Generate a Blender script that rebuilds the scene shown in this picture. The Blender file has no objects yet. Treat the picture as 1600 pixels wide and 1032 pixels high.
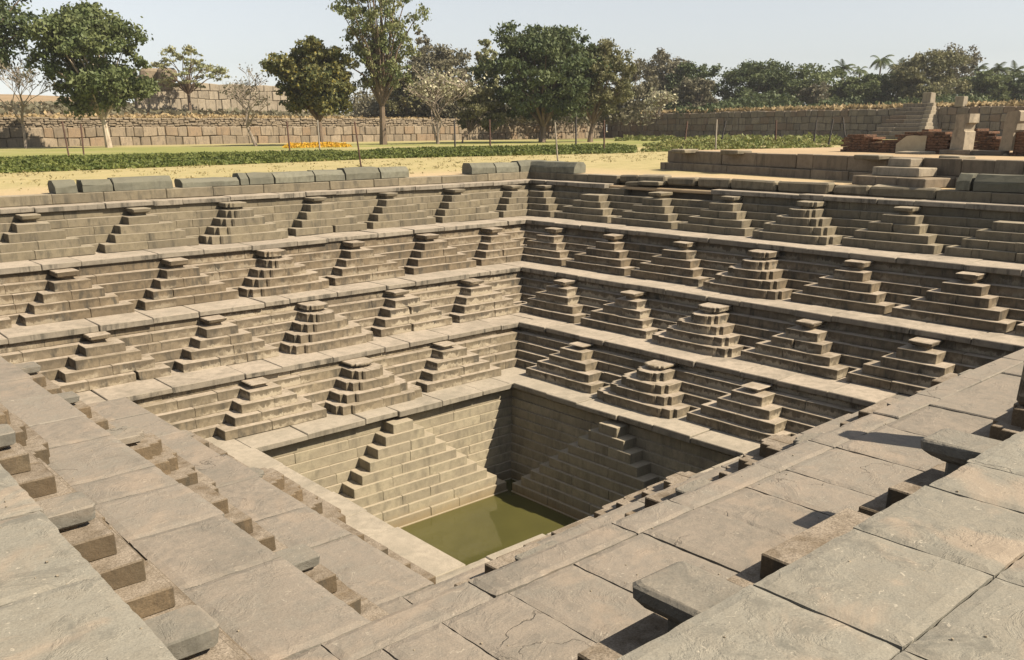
import bpy, math, random
import numpy as np
from mathutils import Matrix, Vector, noise as mnoise

random.seed(11)
RNG = np.random.default_rng(11)
C = bpy.context.scene.collection

# ------------------------------------------------------------------ camera
CAM = np.array([-9.999343, -11.807094, 5.667552])
RV = np.array([0.7486831, -0.6628986, -0.0062529])
UV = np.array([0.1974921, 0.2140254, 0.9566556])
FV = np.array([0.6328274, 0.7174668, -0.2911544])
FPX, CY = 1389.93, 625.589
HOR = 202.6
cam = bpy.data.cameras.new('camera')
cam.sensor_width = 36.0
cam.lens = FPX / 1600 * 36.0
cam.shift_y = (CY - 516.0) / 1600
cam.clip_start = 0.1
cam.clip_end = 3000
camo = bpy.data.objects.new('camera', cam)
C.objects.link(camo)
M = Matrix.Identity(4)
for i in range(3):
    M[i][0], M[i][1], M[i][2], M[i][3] = RV[i], UV[i], -FV[i], CAM[i]
camo.matrix_world = M
bpy.context.scene.camera = camo

# ------------------------------------------------------------------ sky and sun
SUN = Vector((0.47, -0.86, 0.92)).normalized()
elev = math.asin(SUN.z)
wd = bpy.data.worlds.new('World')
bpy.context.scene.world = wd
wd.use_nodes = True
nt = wd.node_tree
bg = nt.nodes['Background']
sky = nt.nodes.new('ShaderNodeTexSky')
sky.sky_type = 'NISHITA'
sky.sun_disc = False
sky.sun_elevation = elev
sky.sun_rotation = math.atan2(SUN.x, SUN.y)
sky.air_density = 1.25
sky.dust_density = 0.3
sky.ozone_density = 5.0
sky.altitude = 400
hs_ = nt.nodes.new('ShaderNodeHueSaturation')          # hazy, washed-out air
hs_.inputs['Saturation'].default_value = 0.27
nt.links.new(sky.outputs[0], hs_.inputs['Color'])
nt.links.new(hs_.outputs[0], bg.inputs[0])
bg.inputs[1].default_value = 0.067
sun = bpy.data.lights.new('sun', 'SUN')
sun.energy = 5.0
sun.angle = math.radians(0.53)
sun.color = (1.0, 0.865, 0.675)
suno = bpy.data.objects.new('sun', sun)
suno.rotation_euler = SUN.to_track_quat('Z', 'Y').to_euler()
suno.location = (20, -40, 60)
C.objects.link(suno)
vs = bpy.context.scene.view_settings
vs.view_transform = 'Standard'
vs.look = 'None'
vs.exposure = 1.0
vs.gamma = 1
vs.use_curve_mapping = False


# ------------------------------------------------------------------ small maths
def ray(px, py):
    return FV + (px - 800) / FPX * RV - (py - CY) / FPX * UV


def at(px, py, depth):
    return CAM + ray(px, py) * depth


def at_z(px, py, z):
    d = ray(px, py)
    return CAM + d * ((z - CAM[2]) / d[2])


def project(p):
    d = np.asarray(p, float) - CAM
    z = d @ FV
    return 800 + FPX * (d @ RV) / z, CY - FPX * (d @ UV) / z, z


def R(a, b):
    return random.uniform(a, b)


# ------------------------------------------------------------------ objects
def tag(o, label=None, cat=None, group=None, kind=None):
    if label: o['label'] = label
    if cat: o['category'] = cat
    if group: o['group'] = group
    if kind: o['kind'] = kind
    return o


def empty(name, loc, rz=0.0):
    o = bpy.data.objects.new(name, None)
    o.location = loc
    o.rotation_euler = (0, 0, rz)
    o.empty_display_size = 0.2
    C.objects.link(o)
    return o


def link(name, me, mat, parent=None, smooth=False):
    o = bpy.data.objects.new(name, me)
    if mat is not None and not me.materials:
        me.materials.append(mat)
    if smooth:
        me.polygons.foreach_set('use_smooth', [True] * len(me.polygons))
    if parent is not None:
        o.parent = parent
    C.objects.link(o)
    return o


# chamfered hexahedron: topology made once
BITS = [(i, j, k) for i in (0, 1) for j in (0, 1) for k in (0, 1)]
CI = {b: n for n, b in enumerate(BITS)}
HEXF = []
for a in range(3):
    o1, o2 = [x for x in range(3) if x != a]
    for s in (0, 1):
        loop = []
        for (p, q) in ((0, 0), (1, 0), (1, 1), (0, 1)):
            b = [0, 0, 0]; b[a] = s; b[o1] = p; b[o2] = q
            loop.append(CI[tuple(b)] * 3 + a)
        HEXF.append(loop)
for c in range(3):
    a, b2 = [x for x in range(3) if x != c]
    for sa in (0, 1):
        for sb in (0, 1):
            k0 = [0, 0, 0]; k0[a] = sa; k0[b2] = sb
            k1 = list(k0); k1[c] = 1
            i0, i1 = CI[tuple(k0)], CI[tuple(k1)]
            HEXF.append([i0 * 3 + a, i0 * 3 + b2, i1 * 3 + b2, i1 * 3 + a])
for n in range(8):
    HEXF.append([n * 3, n * 3 + 1, n * 3 + 2])
_unit = np.array(BITS, float)
_v = []
for n, b in enumerate(BITS):
    for a in range(3):
        p = _unit[n].copy()
        for x in range(3):
            if x != a:
                p[x] += 0.2 if b[x] == 0 else -0.2
        _v.append(p)
_v = np.array(_v)
for i, fc in enumerate(HEXF):
    p = _v[fc]
    nn = np.cross(p[1] - p[0], p[2] - p[0])
    if nn @ (p.mean(0) - 0.5) < 0:
        HEXF[i] = fc[::-1]


def hex_geo(cor, c):
    cor = np.asarray(cor, float)
    out = np.empty((24, 3))
    for n, b in enumerate(BITS):
        dirs = []
        for x in range(3):
            nb = list(b); nb[x] = 1 - b[x]
            d = cor[CI[tuple(nb)]] - cor[n]
            L = np.linalg.norm(d) + 1e-9
            dirs.append(d / L * min(c, L * 0.3))
        for a in range(3):
            p = cor[n].copy()
            for x in range(3):
                if x != a:
                    p = p + dirs[x]
            out[n * 3 + a] = p
    return out


def box_corners(x0, x1, y0, y1, z0, z1):
    X, Y, Z = (x0, x1), (y0, y1), (z0, z1)
    return np.array([(X[i], Y[j], Z[k]) for i, j, k in BITS], float)


def hex_mesh(name, cor, c=0.012, jit=0.0):
    cor = np.asarray(cor, float)
    if jit:
        cor = cor + RNG.uniform(-jit, jit, cor.shape)
    me = bpy.data.meshes.new(name)
    me.from_pydata(hex_geo(cor, c).tolist(), [], HEXF)
    return me


def block(name, x0, x1, y0, y1, z0, z1, mat, parent=None, c=0.012, jit=0.004):
    return link(name, hex_mesh(name, box_corners(min(x0, x1), max(x0, x1), min(y0, y1), max(y0, y1), z0, z1), c, jit), mat, parent)


class Geo:
    """collects pieces for one mesh"""
    def __init__(self): self.v, self.f, self.n = [], [], 0

    def add(self, v, f):
        self.v.extend([tuple(p) for p in v])
        self.f.extend([[i + self.n for i in q] for q in f])
        self.n += len(v)

    def hexa(self, cor, c=0.01, jit=0.0):
        cor = np.asarray(cor, float)
        if jit: cor = cor + RNG.uniform(-jit, jit, cor.shape)
        self.add(hex_geo(cor, c), HEXF)

    def box(self, x0, x1, y0, y1, z0, z1, c=0.01, jit=0.0):
        self.hexa(box_corners(x0, x1, y0, y1, z0, z1), c, jit)

    def quad(self, a, b, c, d):
        self.add([a, b, c, d], [[0, 1, 2, 3]])

    def tube(self, pts, rad, n=6, cap=False):
        pts = [np.asarray(p, float) for p in pts]
        vs = []
        for i, p in enumerate(pts):
            d = pts[min(i + 1, len(pts) - 1)] - pts[max(i - 1, 0)]
            d = d / (np.linalg.norm(d) + 1e-9)
            s = np.cross(d, (0.3, 0.2, 1.0) if abs(d[2]) < 0.9 else (1.0, 0.1, 0))
            s /= np.linalg.norm(s) + 1e-9
            t = np.cross(d, s)
            for k in range(n):
                a = 2 * math.pi * k / n
                vs.append(p + rad[i] * (math.cos(a) * s + math.sin(a) * t))
        fs = []
        for i in range(len(pts) - 1):
            for k in range(n):
                k2 = (k + 1) % n
                fs.append([i * n + k, i * n + k2, (i + 1) * n + k2, (i + 1) * n + k])
        if cap:
            fs.append(list(range((len(pts) - 1) * n, len(pts) * n)))
            fs.append(list(range(n))[::-1])
        self.add(vs, fs)

    def build(self, name, mat, parent=None, smooth=False):
        me = bpy.data.meshes.new(name)
        me.from_pydata(self.v, [], self.f)
        return link(name, me, mat, parent, smooth)


def quads_mesh(name, V):
    """V (N,4,3) -> mesh of N quads, fast"""
    n = len(V)
    me = bpy.data.meshes.new(name)
    me.vertices.add(n * 4)
    me.vertices.foreach_set('co', np.ascontiguousarray(V, np.float32).ravel())
    me.loops.add(n * 4)
    me.loops.foreach_set('vertex_index', np.arange(n * 4, dtype=np.int32))
    me.polygons.add(n)
    me.polygons.foreach_set('loop_start', np.arange(0, n * 4, 4, dtype=np.int32))
    me.update(calc_edges=True)
    return me


# ------------------------------------------------------------------ materials
def node(nt, typ, **kw):
    n = nt.nodes.new(typ)
    for k, v in kw.items():
        if k == 'inp':
            for a, b in v.items(): n.inputs[a].default_value = b
        else:
            setattr(n, k, v)
    return n


def base_mat(name, rough=0.85, spec=0.2):
    m = bpy.data.materials.new(name)
    m.use_nodes = True
    t = m.node_tree
    b = t.nodes['Principled BSDF']
    b.inputs['Roughness'].default_value = rough
    b.inputs['Specular IOR Level'].default_value = spec
    return m, t, b


def noise_n(t, vec, scale, detail=4, rough=0.6, dist=0.0):
    n = node(t, 'ShaderNodeTexNoise')
    n.inputs['Scale'].default_value = scale
    n.inputs['Detail'].default_value = detail
    n.inputs['Roughness'].default_value = rough
    n.inputs['Distortion'].default_value = dist
    t.links.new(vec, n.inputs['Vector'])
    return n.outputs['Fac']


def ramp(t, fac, a, b, c0=(0, 0, 0, 1), c1=(1, 1, 1, 1)):
    r = node(t, 'ShaderNodeMapRange', interpolation_type='SMOOTHSTEP')
    r.inputs['From Min'].default_value = a
    r.inputs['From Max'].default_value = b
    t.links.new(fac, r.inputs['Value'])
    return r.outputs['Result']


def mixc(t, fac, a, b, mode='MIX'):
    n = node(t, 'ShaderNodeMix', data_type='RGBA', blend_type=mode)
    for sock, v in ((n.inputs[0], fac), (n.inputs[6], a), (n.inputs[7], b)):
        if isinstance(v, (int, float)): sock.default_value = v
        elif isinstance(v, tuple): sock.default_value = v if len(v) == 4 else v + (1,)
        else: t.links.new(v, sock)
    return n.outputs[2]


def math_n(t, op, a, b=0.0):
    n = node(t, 'ShaderNodeMath', operation=op)
    for sock, v in ((n.inputs[0], a), (n.inputs[1], b)):
        if isinstance(v, (int, float)): sock.default_value = v
        else: t.links.new(v, sock)
    return n.outputs[0]


def position(t):
    return node(t, 'ShaderNodeNewGeometry').outputs['Position']


def stretched(t, vec, s):
    m = node(t, 'ShaderNodeMapping')
    m.inputs['Scale'].default_value = s
    t.links.new(vec, m.inputs['Vector'])
    return m.outputs[0]


def stone_mat(name, c1, c2, dust, dust_amt=0.7, lime=0.0, stain=0.4, rand=0.22, bump=0.5, lime_col=(0.355, 0.31, 0.235), grain=0.35,
              chips=0.0, stain_col=(0.045, 0.043, 0.036), tint=None, zbase=None, tide=None):
    m, t, b = base_mat(name)
    L = t.links
    g = node(t, 'ShaderNodeNewGeometry')
    oi = node(t, 'ShaderNodeObjectInfo')
    off = node(t, 'ShaderNodeVectorMath', operation='MULTIPLY_ADD')
    comb = node(t, 'ShaderNodeCombineXYZ')
    for i, k in enumerate((37.0, 91.0, 53.0)):
        L.new(math_n(t, 'MULTIPLY', oi.outputs['Random'], k), comb.inputs[i])
    vadd = node(t, 'ShaderNodeVectorMath', operation='ADD')
    L.new(g.outputs['Position'], vadd.inputs[0])
    L.new(comb.outputs[0], vadd.inputs[1])
    P = vadd.outputs[0]
    W = g.outputs['Position']
    big = noise_n(t, P, 1.3, 6, 0.62, 0.4)
    mid = noise_n(t, P, 7.5, 5, 0.6)
    fine = noise_n(t, P, 75, 3, 0.6)
    col = mixc(t, ramp(t, big, 0.32, 0.68), c1, c2)
    # colour shift from stone to stone
    hv = node(t, 'ShaderNodeHueSaturation')
    L.new(math_n(t, 'MULTIPLY_ADD', oi.outputs['Random'], 2 * rand), hv.inputs['Value'])
    hv.inputs['Value'].default_value = 1
    ma = math_n(t, 'MULTIPLY', oi.outputs['Random'], 2 * rand)
    L.new(math_n(t, 'ADD', ma, 1 - rand), hv.inputs['Value'])
    L.new(col, hv.inputs['Color'])
    col = hv.outputs[0]
    if tint is not None:       # some stones of another hue
        r2 = math_n(t, 'FRACT', math_n(t, 'MULTIPLY', oi.outputs['Random'], 13.7))
        col = mixc(t, math_n(t, 'MULTIPLY', ramp(t, r2, 0.72, 0.8), 0.75), col, tint)
    # mottling
    col = mixc(t, math_n(t, 'MULTIPLY', ramp(t, mid, 0.40, 0.66), 0.45), col, tuple(x * 0.55 for x in c1))
    sep = node(t, 'ShaderNodeSeparateXYZ')
    L.new(g.outputs['Normal'], sep.inputs[0])
    up = ramp(t, sep.outputs[2], 0.55, 0.95)
    side = math_n(t, 'SUBTRACT', 1.0, up)
    # water stains on upright faces: streaked, two scales
    st = noise_n(t, stretched(t, W, (2.6, 2.6, 0.55)), 1.5, 7, 0.7, 0.3)
    col = mixc(t, math_n(t, 'MULTIPLY', math_n(t, 'MULTIPLY', ramp(t, st, 0.48, 0.66), side), stain), col, stain_col)
    if zbase is not None:
        # pale salt bloom low on each course, dark growth along its upper edge
        px = node(t, 'ShaderNodeSeparateXYZ')
        L.new(W, px.inputs[0])
        fr = math_n(t, 'FRACT', math_n(t, 'DIVIDE', math_n(t, 'SUBTRACT', px.outputs[2], zbase), 0.182))
        ln = noise_n(t, stretched(t, P, (1, 1, 0.45)), 5.0, 7, 0.7, 0.2)
        ed = math_n(t, 'ADD', fr, math_n(t, 'MULTIPLY', math_n(t, 'SUBTRACT', ln, 0.5), 2.4))
        ln2 = noise_n(t, W, 0.55, 4, 0.6)
        patch = ramp(t, math_n(t, 'ADD', ln2, math_n(t, 'MULTIPLY', math_n(t, 'SUBTRACT', ln, 0.5), 0.5)), 0.46, 0.60)
        pale = math_n(t, 'MULTIPLY', math_n(t, 'SUBTRACT', 1.0, ramp(t, ed, 0.42, 0.56)), patch)
        dark = math_n(t, 'MULTIPLY', ramp(t, ed, 0.55, 0.85), 0.55)
        col = mixc(t, math_n(t, 'MULTIPLY', dark, math_n(t, 'MULTIPLY', side, stain)), col, tuple(x * 0.42 for x in c2))
        col = mixc(t, math_n(t, 'MULTIPLY', math_n(t, 'MULTIPLY', pale, side), lime), col, lime_col)
    if tide is not None:        # damp, ochre-stained stone just above the water
        pz = node(t, 'ShaderNodeSeparateXYZ')
        L.new(W, pz.inputs[0])
        zz = math_n(t, 'ADD', pz.outputs[2], math_n(t, 'MULTIPLY', mid, 0.35))
        tf = math_n(t, 'SUBTRACT', 1.0, ramp(t, zz, tide + 0.02, tide + 0.42))
        col = mixc(t, math_n(t, 'MULTIPLY', math_n(t, 'MULTIPLY', tf, side), 0.65), col, (0.19, 0.135, 0.062))
    # settled dust on level faces, its paleness raised so treads look sunlit
    dn = math_n(t, 'ADD', math_n(t, 'MULTIPLY', ramp(t, mid, 0.3, 0.62), 0.45), math_n(t, 'MULTIPLY', ramp(t, big, 0.3, 0.6), 0.55))
    col = mixc(t, math_n(t, 'MULTIPLY', math_n(t, 'MULTIPLY', up, dn), dust_amt), col, dust)
    # fine grain
    col = mixc(t, math_n(t, 'MULTIPLY', ramp(t, fine, 0.35, 0.7), grain), col, tuple(min(1, x * 0.62) for x in c2), 'MIX')
    if chips > 0:
        ch = noise_n(t, W, 16, 3, 0.6, 1.2)
        col = mixc(t, math_n(t, 'MULTIPLY', ramp(t, ch, 0.66, 0.69), chips), col, (0.42, 0.38, 0.31))
        ch3 = noise_n(t, W, 2.2, 6, 0.7, 0.8)
        col = mixc(t, math_n(t, 'MULTIPLY', ramp(t, ch3, 0.56, 0.66), chips * 0.8), col, tuple(x * 0.62 for x in c2))
        ch2 = noise_n(t, W, 0.9, 5, 0.6, 0.5)
        col = mixc(t, math_n(t, 'MULTIPLY', ramp(t, ch2, 0.54, 0.64), chips * 0.75), col, (0.33, 0.255, 0.19))
    crack = None
    if chips > 0:
        wob = node(t, 'ShaderNodeVectorMath', operation='ADD')
        nz = node(t, 'ShaderNodeTexNoise')
        nz.inputs['Scale'].default_value = 2.2
        nz.inputs['Detail'].default_value = 5
        L.new(P, nz.inputs['Vector'])
        L.new(P, wob.inputs[0])
        L.new(nz.outputs['Color'], wob.inputs[1])
        vo = node(t, 'ShaderNodeTexVoronoi', feature='DISTANCE_TO_EDGE')
        vo.inputs['Scale'].default_value = 0.75
        L.new(wob.outputs[0], vo.inputs['Vector'])
        msk = ramp(t, noise_n(t, P, 0.7, 3, 0.5), 0.59, 0.66)
        crack = math_n(t, 'MULTIPLY', math_n(t, 'SUBTRACT', 1.0, ramp(t, vo.outputs['Distance'], 0.002, 0.011)), msk)
        col = mixc(t, math_n(t, 'MULTIPLY', crack, 0.55), col, (0.045, 0.038, 0.03))
    L.new(col, b.inputs['Base Color'])
    hsum = math_n(t, 'ADD', math_n(t, 'MULTIPLY', mid, 1.0), math_n(t, 'MULTIPLY', fine, 0.12))
    hsum = math_n(t, 'ADD', hsum, math_n(t, 'MULTIPLY', big, 0.6))
    if crack is not None:
        hsum = math_n(t, 'SUBTRACT', hsum, math_n(t, 'MULTIPLY', crack, 0.8))
        hsum = math_n(t, 'ADD', hsum, math_n(t, 'MULTIPLY', ramp(t, ch3, 0.50, 0.60), 0.35))
    bp = node(t, 'ShaderNodeBump')
    bp.inputs['Strength'].default_value = bump
    bp.inputs['Distance'].default_value = 0.02
    L.new(hsum, bp.inputs['Height'])
    L.new(bp.outputs[0], b.inputs['Normal'])
    return m


MAT = {}
D1 = (0.404, 0.345, 0.277)  # pale dust tone, brightened so treads look more sunlit than the fronts
MAT['pit'] = stone_mat('pit_stone', (0.284, 0.252, 0.180), (0.228, 0.200, 0.148), (0.400, 0.344, 0.260), 0.9, 0.0, 0.35, 0.12, 0.4, tide=-2.15)
MAT['low1'] = stone_mat('lowest_tier_stone', (0.196, 0.163, 0.112), (0.153, 0.129, 0.093), D1, 1.0, 0.9, 0.8, 0.14, 0.45, zbase=0.0)
MAT['low2'] = stone_mat('second_tier_stone', (0.182, 0.149, 0.102), (0.139, 0.115, 0.084), D1, 1.0, 0.85, 0.9, 0.15, 0.45, zbase=0.968)
MAT['mid'] = stone_mat('third_tier_stone', (0.167, 0.132, 0.088), (0.132, 0.106, 0.073), D1, 1.0, 0.5, 0.95, 0.16, 0.45, zbase=1.989)
MAT['top'] = stone_mat('top_tier_stone', (0.178, 0.152, 0.104), (0.147, 0.127, 0.092), (0.336, 0.292, 0.224), 0.95, 0.0, 0.65, 0.16, 0.4)
MAT['brown'] = stone_mat('brown_step_stone', (0.135, 0.10, 0.063), (0.098, 0.078, 0.052), (0.30, 0.255, 0.205), 1.0, 0.0, 0.7, 0.3, 1.0, grain=0.6)
MAT['ledge'] = stone_mat('ledge_slab', (0.228, 0.201, 0.16), (0.189, 0.169, 0.138), D1, 0.95, 0.0, 0.9, 0.13, 0.35)
MAT['rim'] = stone_mat('pale_rim_slab', (0.244, 0.22, 0.176), (0.21, 0.188, 0.151), (0.372, 0.326, 0.261), 1.0, 0.0, 0.5, 0.10, 0.35)
MAT['near'] = stone_mat('near_slab_schist', (0.195, 0.179, 0.151), (0.149, 0.14, 0.123), (0.26, 0.222, 0.181), 0.85, 0.0, 0.3, 0.18, 0.55, chips=0.35)
MAT['grey'] = stone_mat('grey_schist', (0.216, 0.205, 0.173), (0.162, 0.16, 0.14), (0.288, 0.259, 0.209), 0.6, 0.0, 0.3, 0.12, 0.6, chips=0.6)
MAT['cap'] = stone_mat('weathered_cap', (0.169, 0.16, 0.135), (0.136, 0.133, 0.117), (0.256, 0.225, 0.182), 0.7, 0.0, 0.4, 0.12, 0.6, chips=0.3)
MAT['coping'] = stone_mat('green_grey_coping', (0.148, 0.144, 0.108), (0.116, 0.116, 0.092), (0.192, 0.180, 0.140), 0.6, 0.0, 0.45, 0.25, 0.45)
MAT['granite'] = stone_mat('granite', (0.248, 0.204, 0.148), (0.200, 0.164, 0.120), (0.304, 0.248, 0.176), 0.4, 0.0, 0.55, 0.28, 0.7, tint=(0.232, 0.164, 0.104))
MAT['granite_dark'] = stone_mat('shaded_granite', (0.209, 0.173, 0.131), (0.167, 0.141, 0.110), (0.280, 0.232, 0.160), 0.4, 0.0, 0.5, 0.28, 0.7, tint=(0.168, 0.112, 0.076))  # darker granite copy: the right-hand wall's shade is put into its colour
MAT['pale'] = stone_mat('pale_granite', (0.296, 0.256, 0.196), (0.248, 0.212, 0.160), (0.344, 0.288, 0.208), 0.5, 0.0, 0.4, 0.16, 0.5)
MAT['plinth'] = stone_mat('tan_plinth_stone', (0.220, 0.178, 0.128), (0.180, 0.146, 0.108), (0.320, 0.264, 0.188), 0.6, 0.0, 0.5, 0.2, 0.45)


def brick_mat():
    m, t, b = base_mat('old_brick', 0.9, 0.1)
    L = t.links
    P = position(t)
    rot = node(t, 'ShaderNodeMapping')
    rot.inputs['Rotation'].default_value = (math.radians(90), 0, math.radians(-16))
    L.new(P, rot.inputs['Vector'])
    n = noise_n(t, P, 2.2, 6, 0.7)
    n2 = noise_n(t, stretched(t, P, (1, 1, 3)), 9, 5, 0.7)
    col = mixc(t, ramp(t, n, 0.35, 0.62), (0.14, 0.078, 0.050), (0.06, 0.045, 0.035))
    col = mixc(t, math_n(t, 'MULTIPLY', ramp(t, n2, 0.45, 0.62), 0.6), col, (0.22, 0.125, 0.08))
    L.new(col, b.inputs['Base Color'])
    bp = node(t, 'ShaderNodeBump')
    bp.inputs['Strength'].default_value = 0.6
    bp.inputs['Distance'].default_value = 0.04
    L.new(n2, bp.inputs['Height'])
    L.new(bp.outputs[0], b.inputs['Normal'])
    return m


def soil_mat(name, c1, c2, c3, sc=0.6, bump=0.4):
    m, t, b = base_mat(name, 0.95, 0.1)
    L = t.links
    P = position(t)
    n1 = noise_n(t, P, sc * 0.25, 6, 0.65)
    n2 = noise_n(t, P, sc * 6, 6, 0.7)
    col = mixc(t, ramp(t, n1, 0.4, 0.6), c1, c2)
    col = mixc(t, math_n(t, 'MULTIPLY', ramp(t, n2, 0.42, 0.68), 0.6), col, c3)
    L.new(col, b.inputs['Base Color'])
    bp = node(t, 'ShaderNodeBump')
    bp.inputs['Strength'].default_value = bump
    bp.inputs['Distance'].default_value = 0.05
    L.new(n2, bp.inputs['Height'])
    L.new(bp.outputs[0], b.inputs['Normal'])
    return m


def lawn_mat():
    """dry straw-coloured turf near the tank, patchy green further out, bare sand by the kerb"""
    m, t, b = base_mat('lawn_turf', 0.95, 0.1)
    L = t.links
    P = position(t)
    sx = node(t, 'ShaderNodeSeparateXYZ')
    L.new(P, sx.inputs[0])
    n1 = noise_n(t, stretched(t, P, (0.5, 1.0, 1)), 0.16, 5, 0.6)
    n2 = noise_n(t, stretched(t, P, (0.7, 1.6, 1)), 1.3, 7, 0.72)
    n3 = noise_n(t, P, 7, 4, 0.7)
    straw = mixc(t, ramp(t, n2, 0.35, 0.65), (0.37, 0.31, 0.165), (0.29, 0.255, 0.125))
    green = mixc(t, ramp(t, n2, 0.35, 0.65), (0.165, 0.19, 0.055), (0.24, 0.235, 0.09))
    # green band beyond the hedge
    yy = math_n(t, 'ADD', sx.outputs[1], math_n(t, 'MULTIPLY', n1, 14.0))
    gfac = math_n(t, 'MULTIPLY', ramp(t, yy, 36, 50), math_n(t, 'SUBTRACT', 1.0, ramp(t, yy, 78, 92)))
    gfac = math_n(t, 'MULTIPLY', gfac, ramp(t, n1, 0.28, 0.55))
    col = mixc(t, gfac, straw, green)
    # bare sandy soil near the kerb
    ax = math_n(t, 'MAXIMUM', math_n(t, 'ABSOLUTE', sx.outputs[0]), math_n(t, 'ABSOLUTE', sx.outputs[1]))
    ax = math_n(t, 'ADD', ax, math_n(t, 'MULTIPLY', n1, 5.0))
    sand = math_n(t, 'SUBTRACT', 1.0, ramp(t, ax, 13.6, 18.5))
    col = mixc(t, math_n(t, 'MULTIPLY', sand, 0.9), col, (0.40, 0.305, 0.195))
    col = mixc(t, math_n(t, 'MULTIPLY', ramp(t, n3, 0.5, 0.75), 0.4), col, (0.25, 0.20, 0.09))
    L.new(col, b.inputs['Base Color'])
    bp = node(t, 'ShaderNodeBump')
    bp.inputs['Strength'].default_value = 0.5
    bp.inputs['Distance'].default_value = 0.06
    L.new(n3, bp.inputs['Height'])
    L.new(bp.outputs[0], b.inputs['Normal'])
    return m


def leaf_mat(name, c1, c2, sc=0.5, c3=None, trans=0.25):
    m = bpy.data.materials.new(name)
    m.use_nodes = True
    t = m.node_tree
    L = t.links
    b = t.nodes['Principled BSDF']
    b.inputs['Roughness'].default_value = 0.6
    b.inputs['Specular IOR Level'].default_value = 0.25
    P = position(t)
    n = noise_n(t, P, sc, 4, 0.65)
    n2 = noise_n(t, P, sc * 7, 2, 0.5)
    col = mixc(t, ramp(t, n, 0.36, 0.64), c1, c2)
    if c3 is not None:
        col = mixc(t, math_n(t, 'MULTIPLY', ramp(t, n2, 0.55, 0.68), 0.7), col, c3)
    L.new(col, b.inputs['Base Color'])
    tr = node(t, 'ShaderNodeBsdfTranslucent')
    L.new(col, tr.inputs['Color'])
    mx = node(t, 'ShaderNodeMixShader')
    mx.inputs[0].default_value = trans
    L.new(b.outputs[0], mx.inputs[1])
    L.new(tr.outputs[0], mx.inputs[2])
    L.new(mx.outputs[0], t.nodes['Material Output'].inputs['Surface'])
    return m


def plain_mat(name, c, rough=0.7, c2=None, sc=3.0, stretch=(1, 1, 0.3)):
    m, t, b = base_mat(name, rough, 0.2)
    n = noise_n(t, stretched(t, position(t), stretch), sc, 6, 0.7)
    t.links.new(mixc(t, ramp(t, n, 0.35, 0.65), c, c2 or tuple(x * 0.65 for x in c)), b.inputs['Base Color'])
    bp = node(t, 'ShaderNodeBump')
    bp.inputs['Strength'].default_value = 0.4
    bp.inputs['Distance'].default_value = 0.03
    t.links.new(n, bp.inputs['Height'])
    t.links.new(bp.outputs[0], b.inputs['Normal'])
    return m


def water_mat():
    m, t, b = base_mat('silty_water', 0.05, 0.45)
    P = position(t)
    n = noise_n(t, P, 0.7, 4, 0.6)
    t.links.new(mixc(t, ramp(t, n, 0.3, 0.7), (0.078, 0.074, 0.024), (0.064, 0.062, 0.021)), b.inputs['Base Color'])
    n2 = noise_n(t, P, 9, 3, 0.5)
    bp = node(t, 'ShaderNodeBump')
    bp.inputs['Strength'].default_value = 0.05
    bp.inputs['Distance'].default_value = 0.01
    t.links.new(n2, bp.inputs['Height'])
    t.links.new(bp.outputs[0], b.inputs['Normal'])
    return m


MAT['brick'] = brick_mat()
MAT['sand'] = soil_mat('sandy_earth', (0.40, 0.30, 0.19), (0.35, 0.265, 0.17), (0.29, 0.22, 0.14))
MAT['earth'] = soil_mat('dark_earth', (0.12, 0.10, 0.075), (0.10, 0.085, 0.065), (0.08, 0.07, 0.055))
MAT['hill'] = soil_mat('dry_hillside', (0.31, 0.23, 0.15), (0.26, 0.195, 0.12), (0.17, 0.125, 0.08), 0.5)
MAT['lawn'] = lawn_mat()
MAT['water'] = water_mat()
MAT['bark'] = plain_mat('bark', (0.16, 0.12, 0.085))
MAT['bark_pale'] = plain_mat('pale_bark', (0.42, 0.36, 0.28), 0.8, (0.25, 0.20, 0.15))
MAT['bark_grey'] = plain_mat('grey_bark', (0.24, 0.20, 0.16), 0.8)
MAT['rust'] = plain_mat('rusty_iron', (0.075, 0.042, 0.03), 0.8)
MAT['dark_iron'] = plain_mat('dark_iron', (0.04, 0.035, 0.032), 0.7)
MAT['pale_post'] = plain_mat('pale_post', (0.24, 0.21, 0.17), 0.8)
MAT['plaster'] = plain_mat('old_plaster', (0.42, 0.355, 0.245), 0.9, (0.33, 0.275, 0.19), 2.0, (1, 1, 1))
MAT['lf_dark'] = leaf_mat('dark_leaves', (0.052, 0.076, 0.032), (0.096, 0.117, 0.049), 0.6)
MAT['lf_mid'] = leaf_mat('mid_green_leaves', (0.085, 0.113, 0.044), (0.141, 0.163, 0.066), 0.6)
MAT['lf_olive'] = leaf_mat('olive_leaves', (0.109, 0.114, 0.053), (0.171, 0.162, 0.079), 0.5)
MAT['lf_yellow'] = leaf_mat('yellow_flowered_leaves', (0.076, 0.092, 0.038), (0.146, 0.146, 0.058), 0.6, (0.36, 0.27, 0.035))
MAT['lf_light'] = leaf_mat('light_leaves', (0.186, 0.206, 0.096), (0.285, 0.277, 0.143), 0.6)
MAT['lf_tall'] = leaf_mat('hanging_leaves', (0.111, 0.139, 0.052), (0.201, 0.204, 0.091), 0.6)
MAT['lf_grey'] = leaf_mat('grey_brown_foliage', (0.105, 0.10, 0.062), (0.165, 0.152, 0.10), 0.5)
MAT['lf_hedge'] = leaf_mat('hedge_leaves', (0.065, 0.088, 0.020), (0.125, 0.145, 0.036), 0.9, (0.19, 0.19, 0.06))
MAT['lf_weed'] = leaf_mat('weed_leaves', (0.10, 0.125, 0.032), (0.17, 0.175, 0.055), 0.5, (0.26, 0.22, 0.10))
MAT['dry'] = leaf_mat('dry_grass', (0.36, 0.275, 0.145), (0.27, 0.205, 0.105), 0.7)
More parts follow.
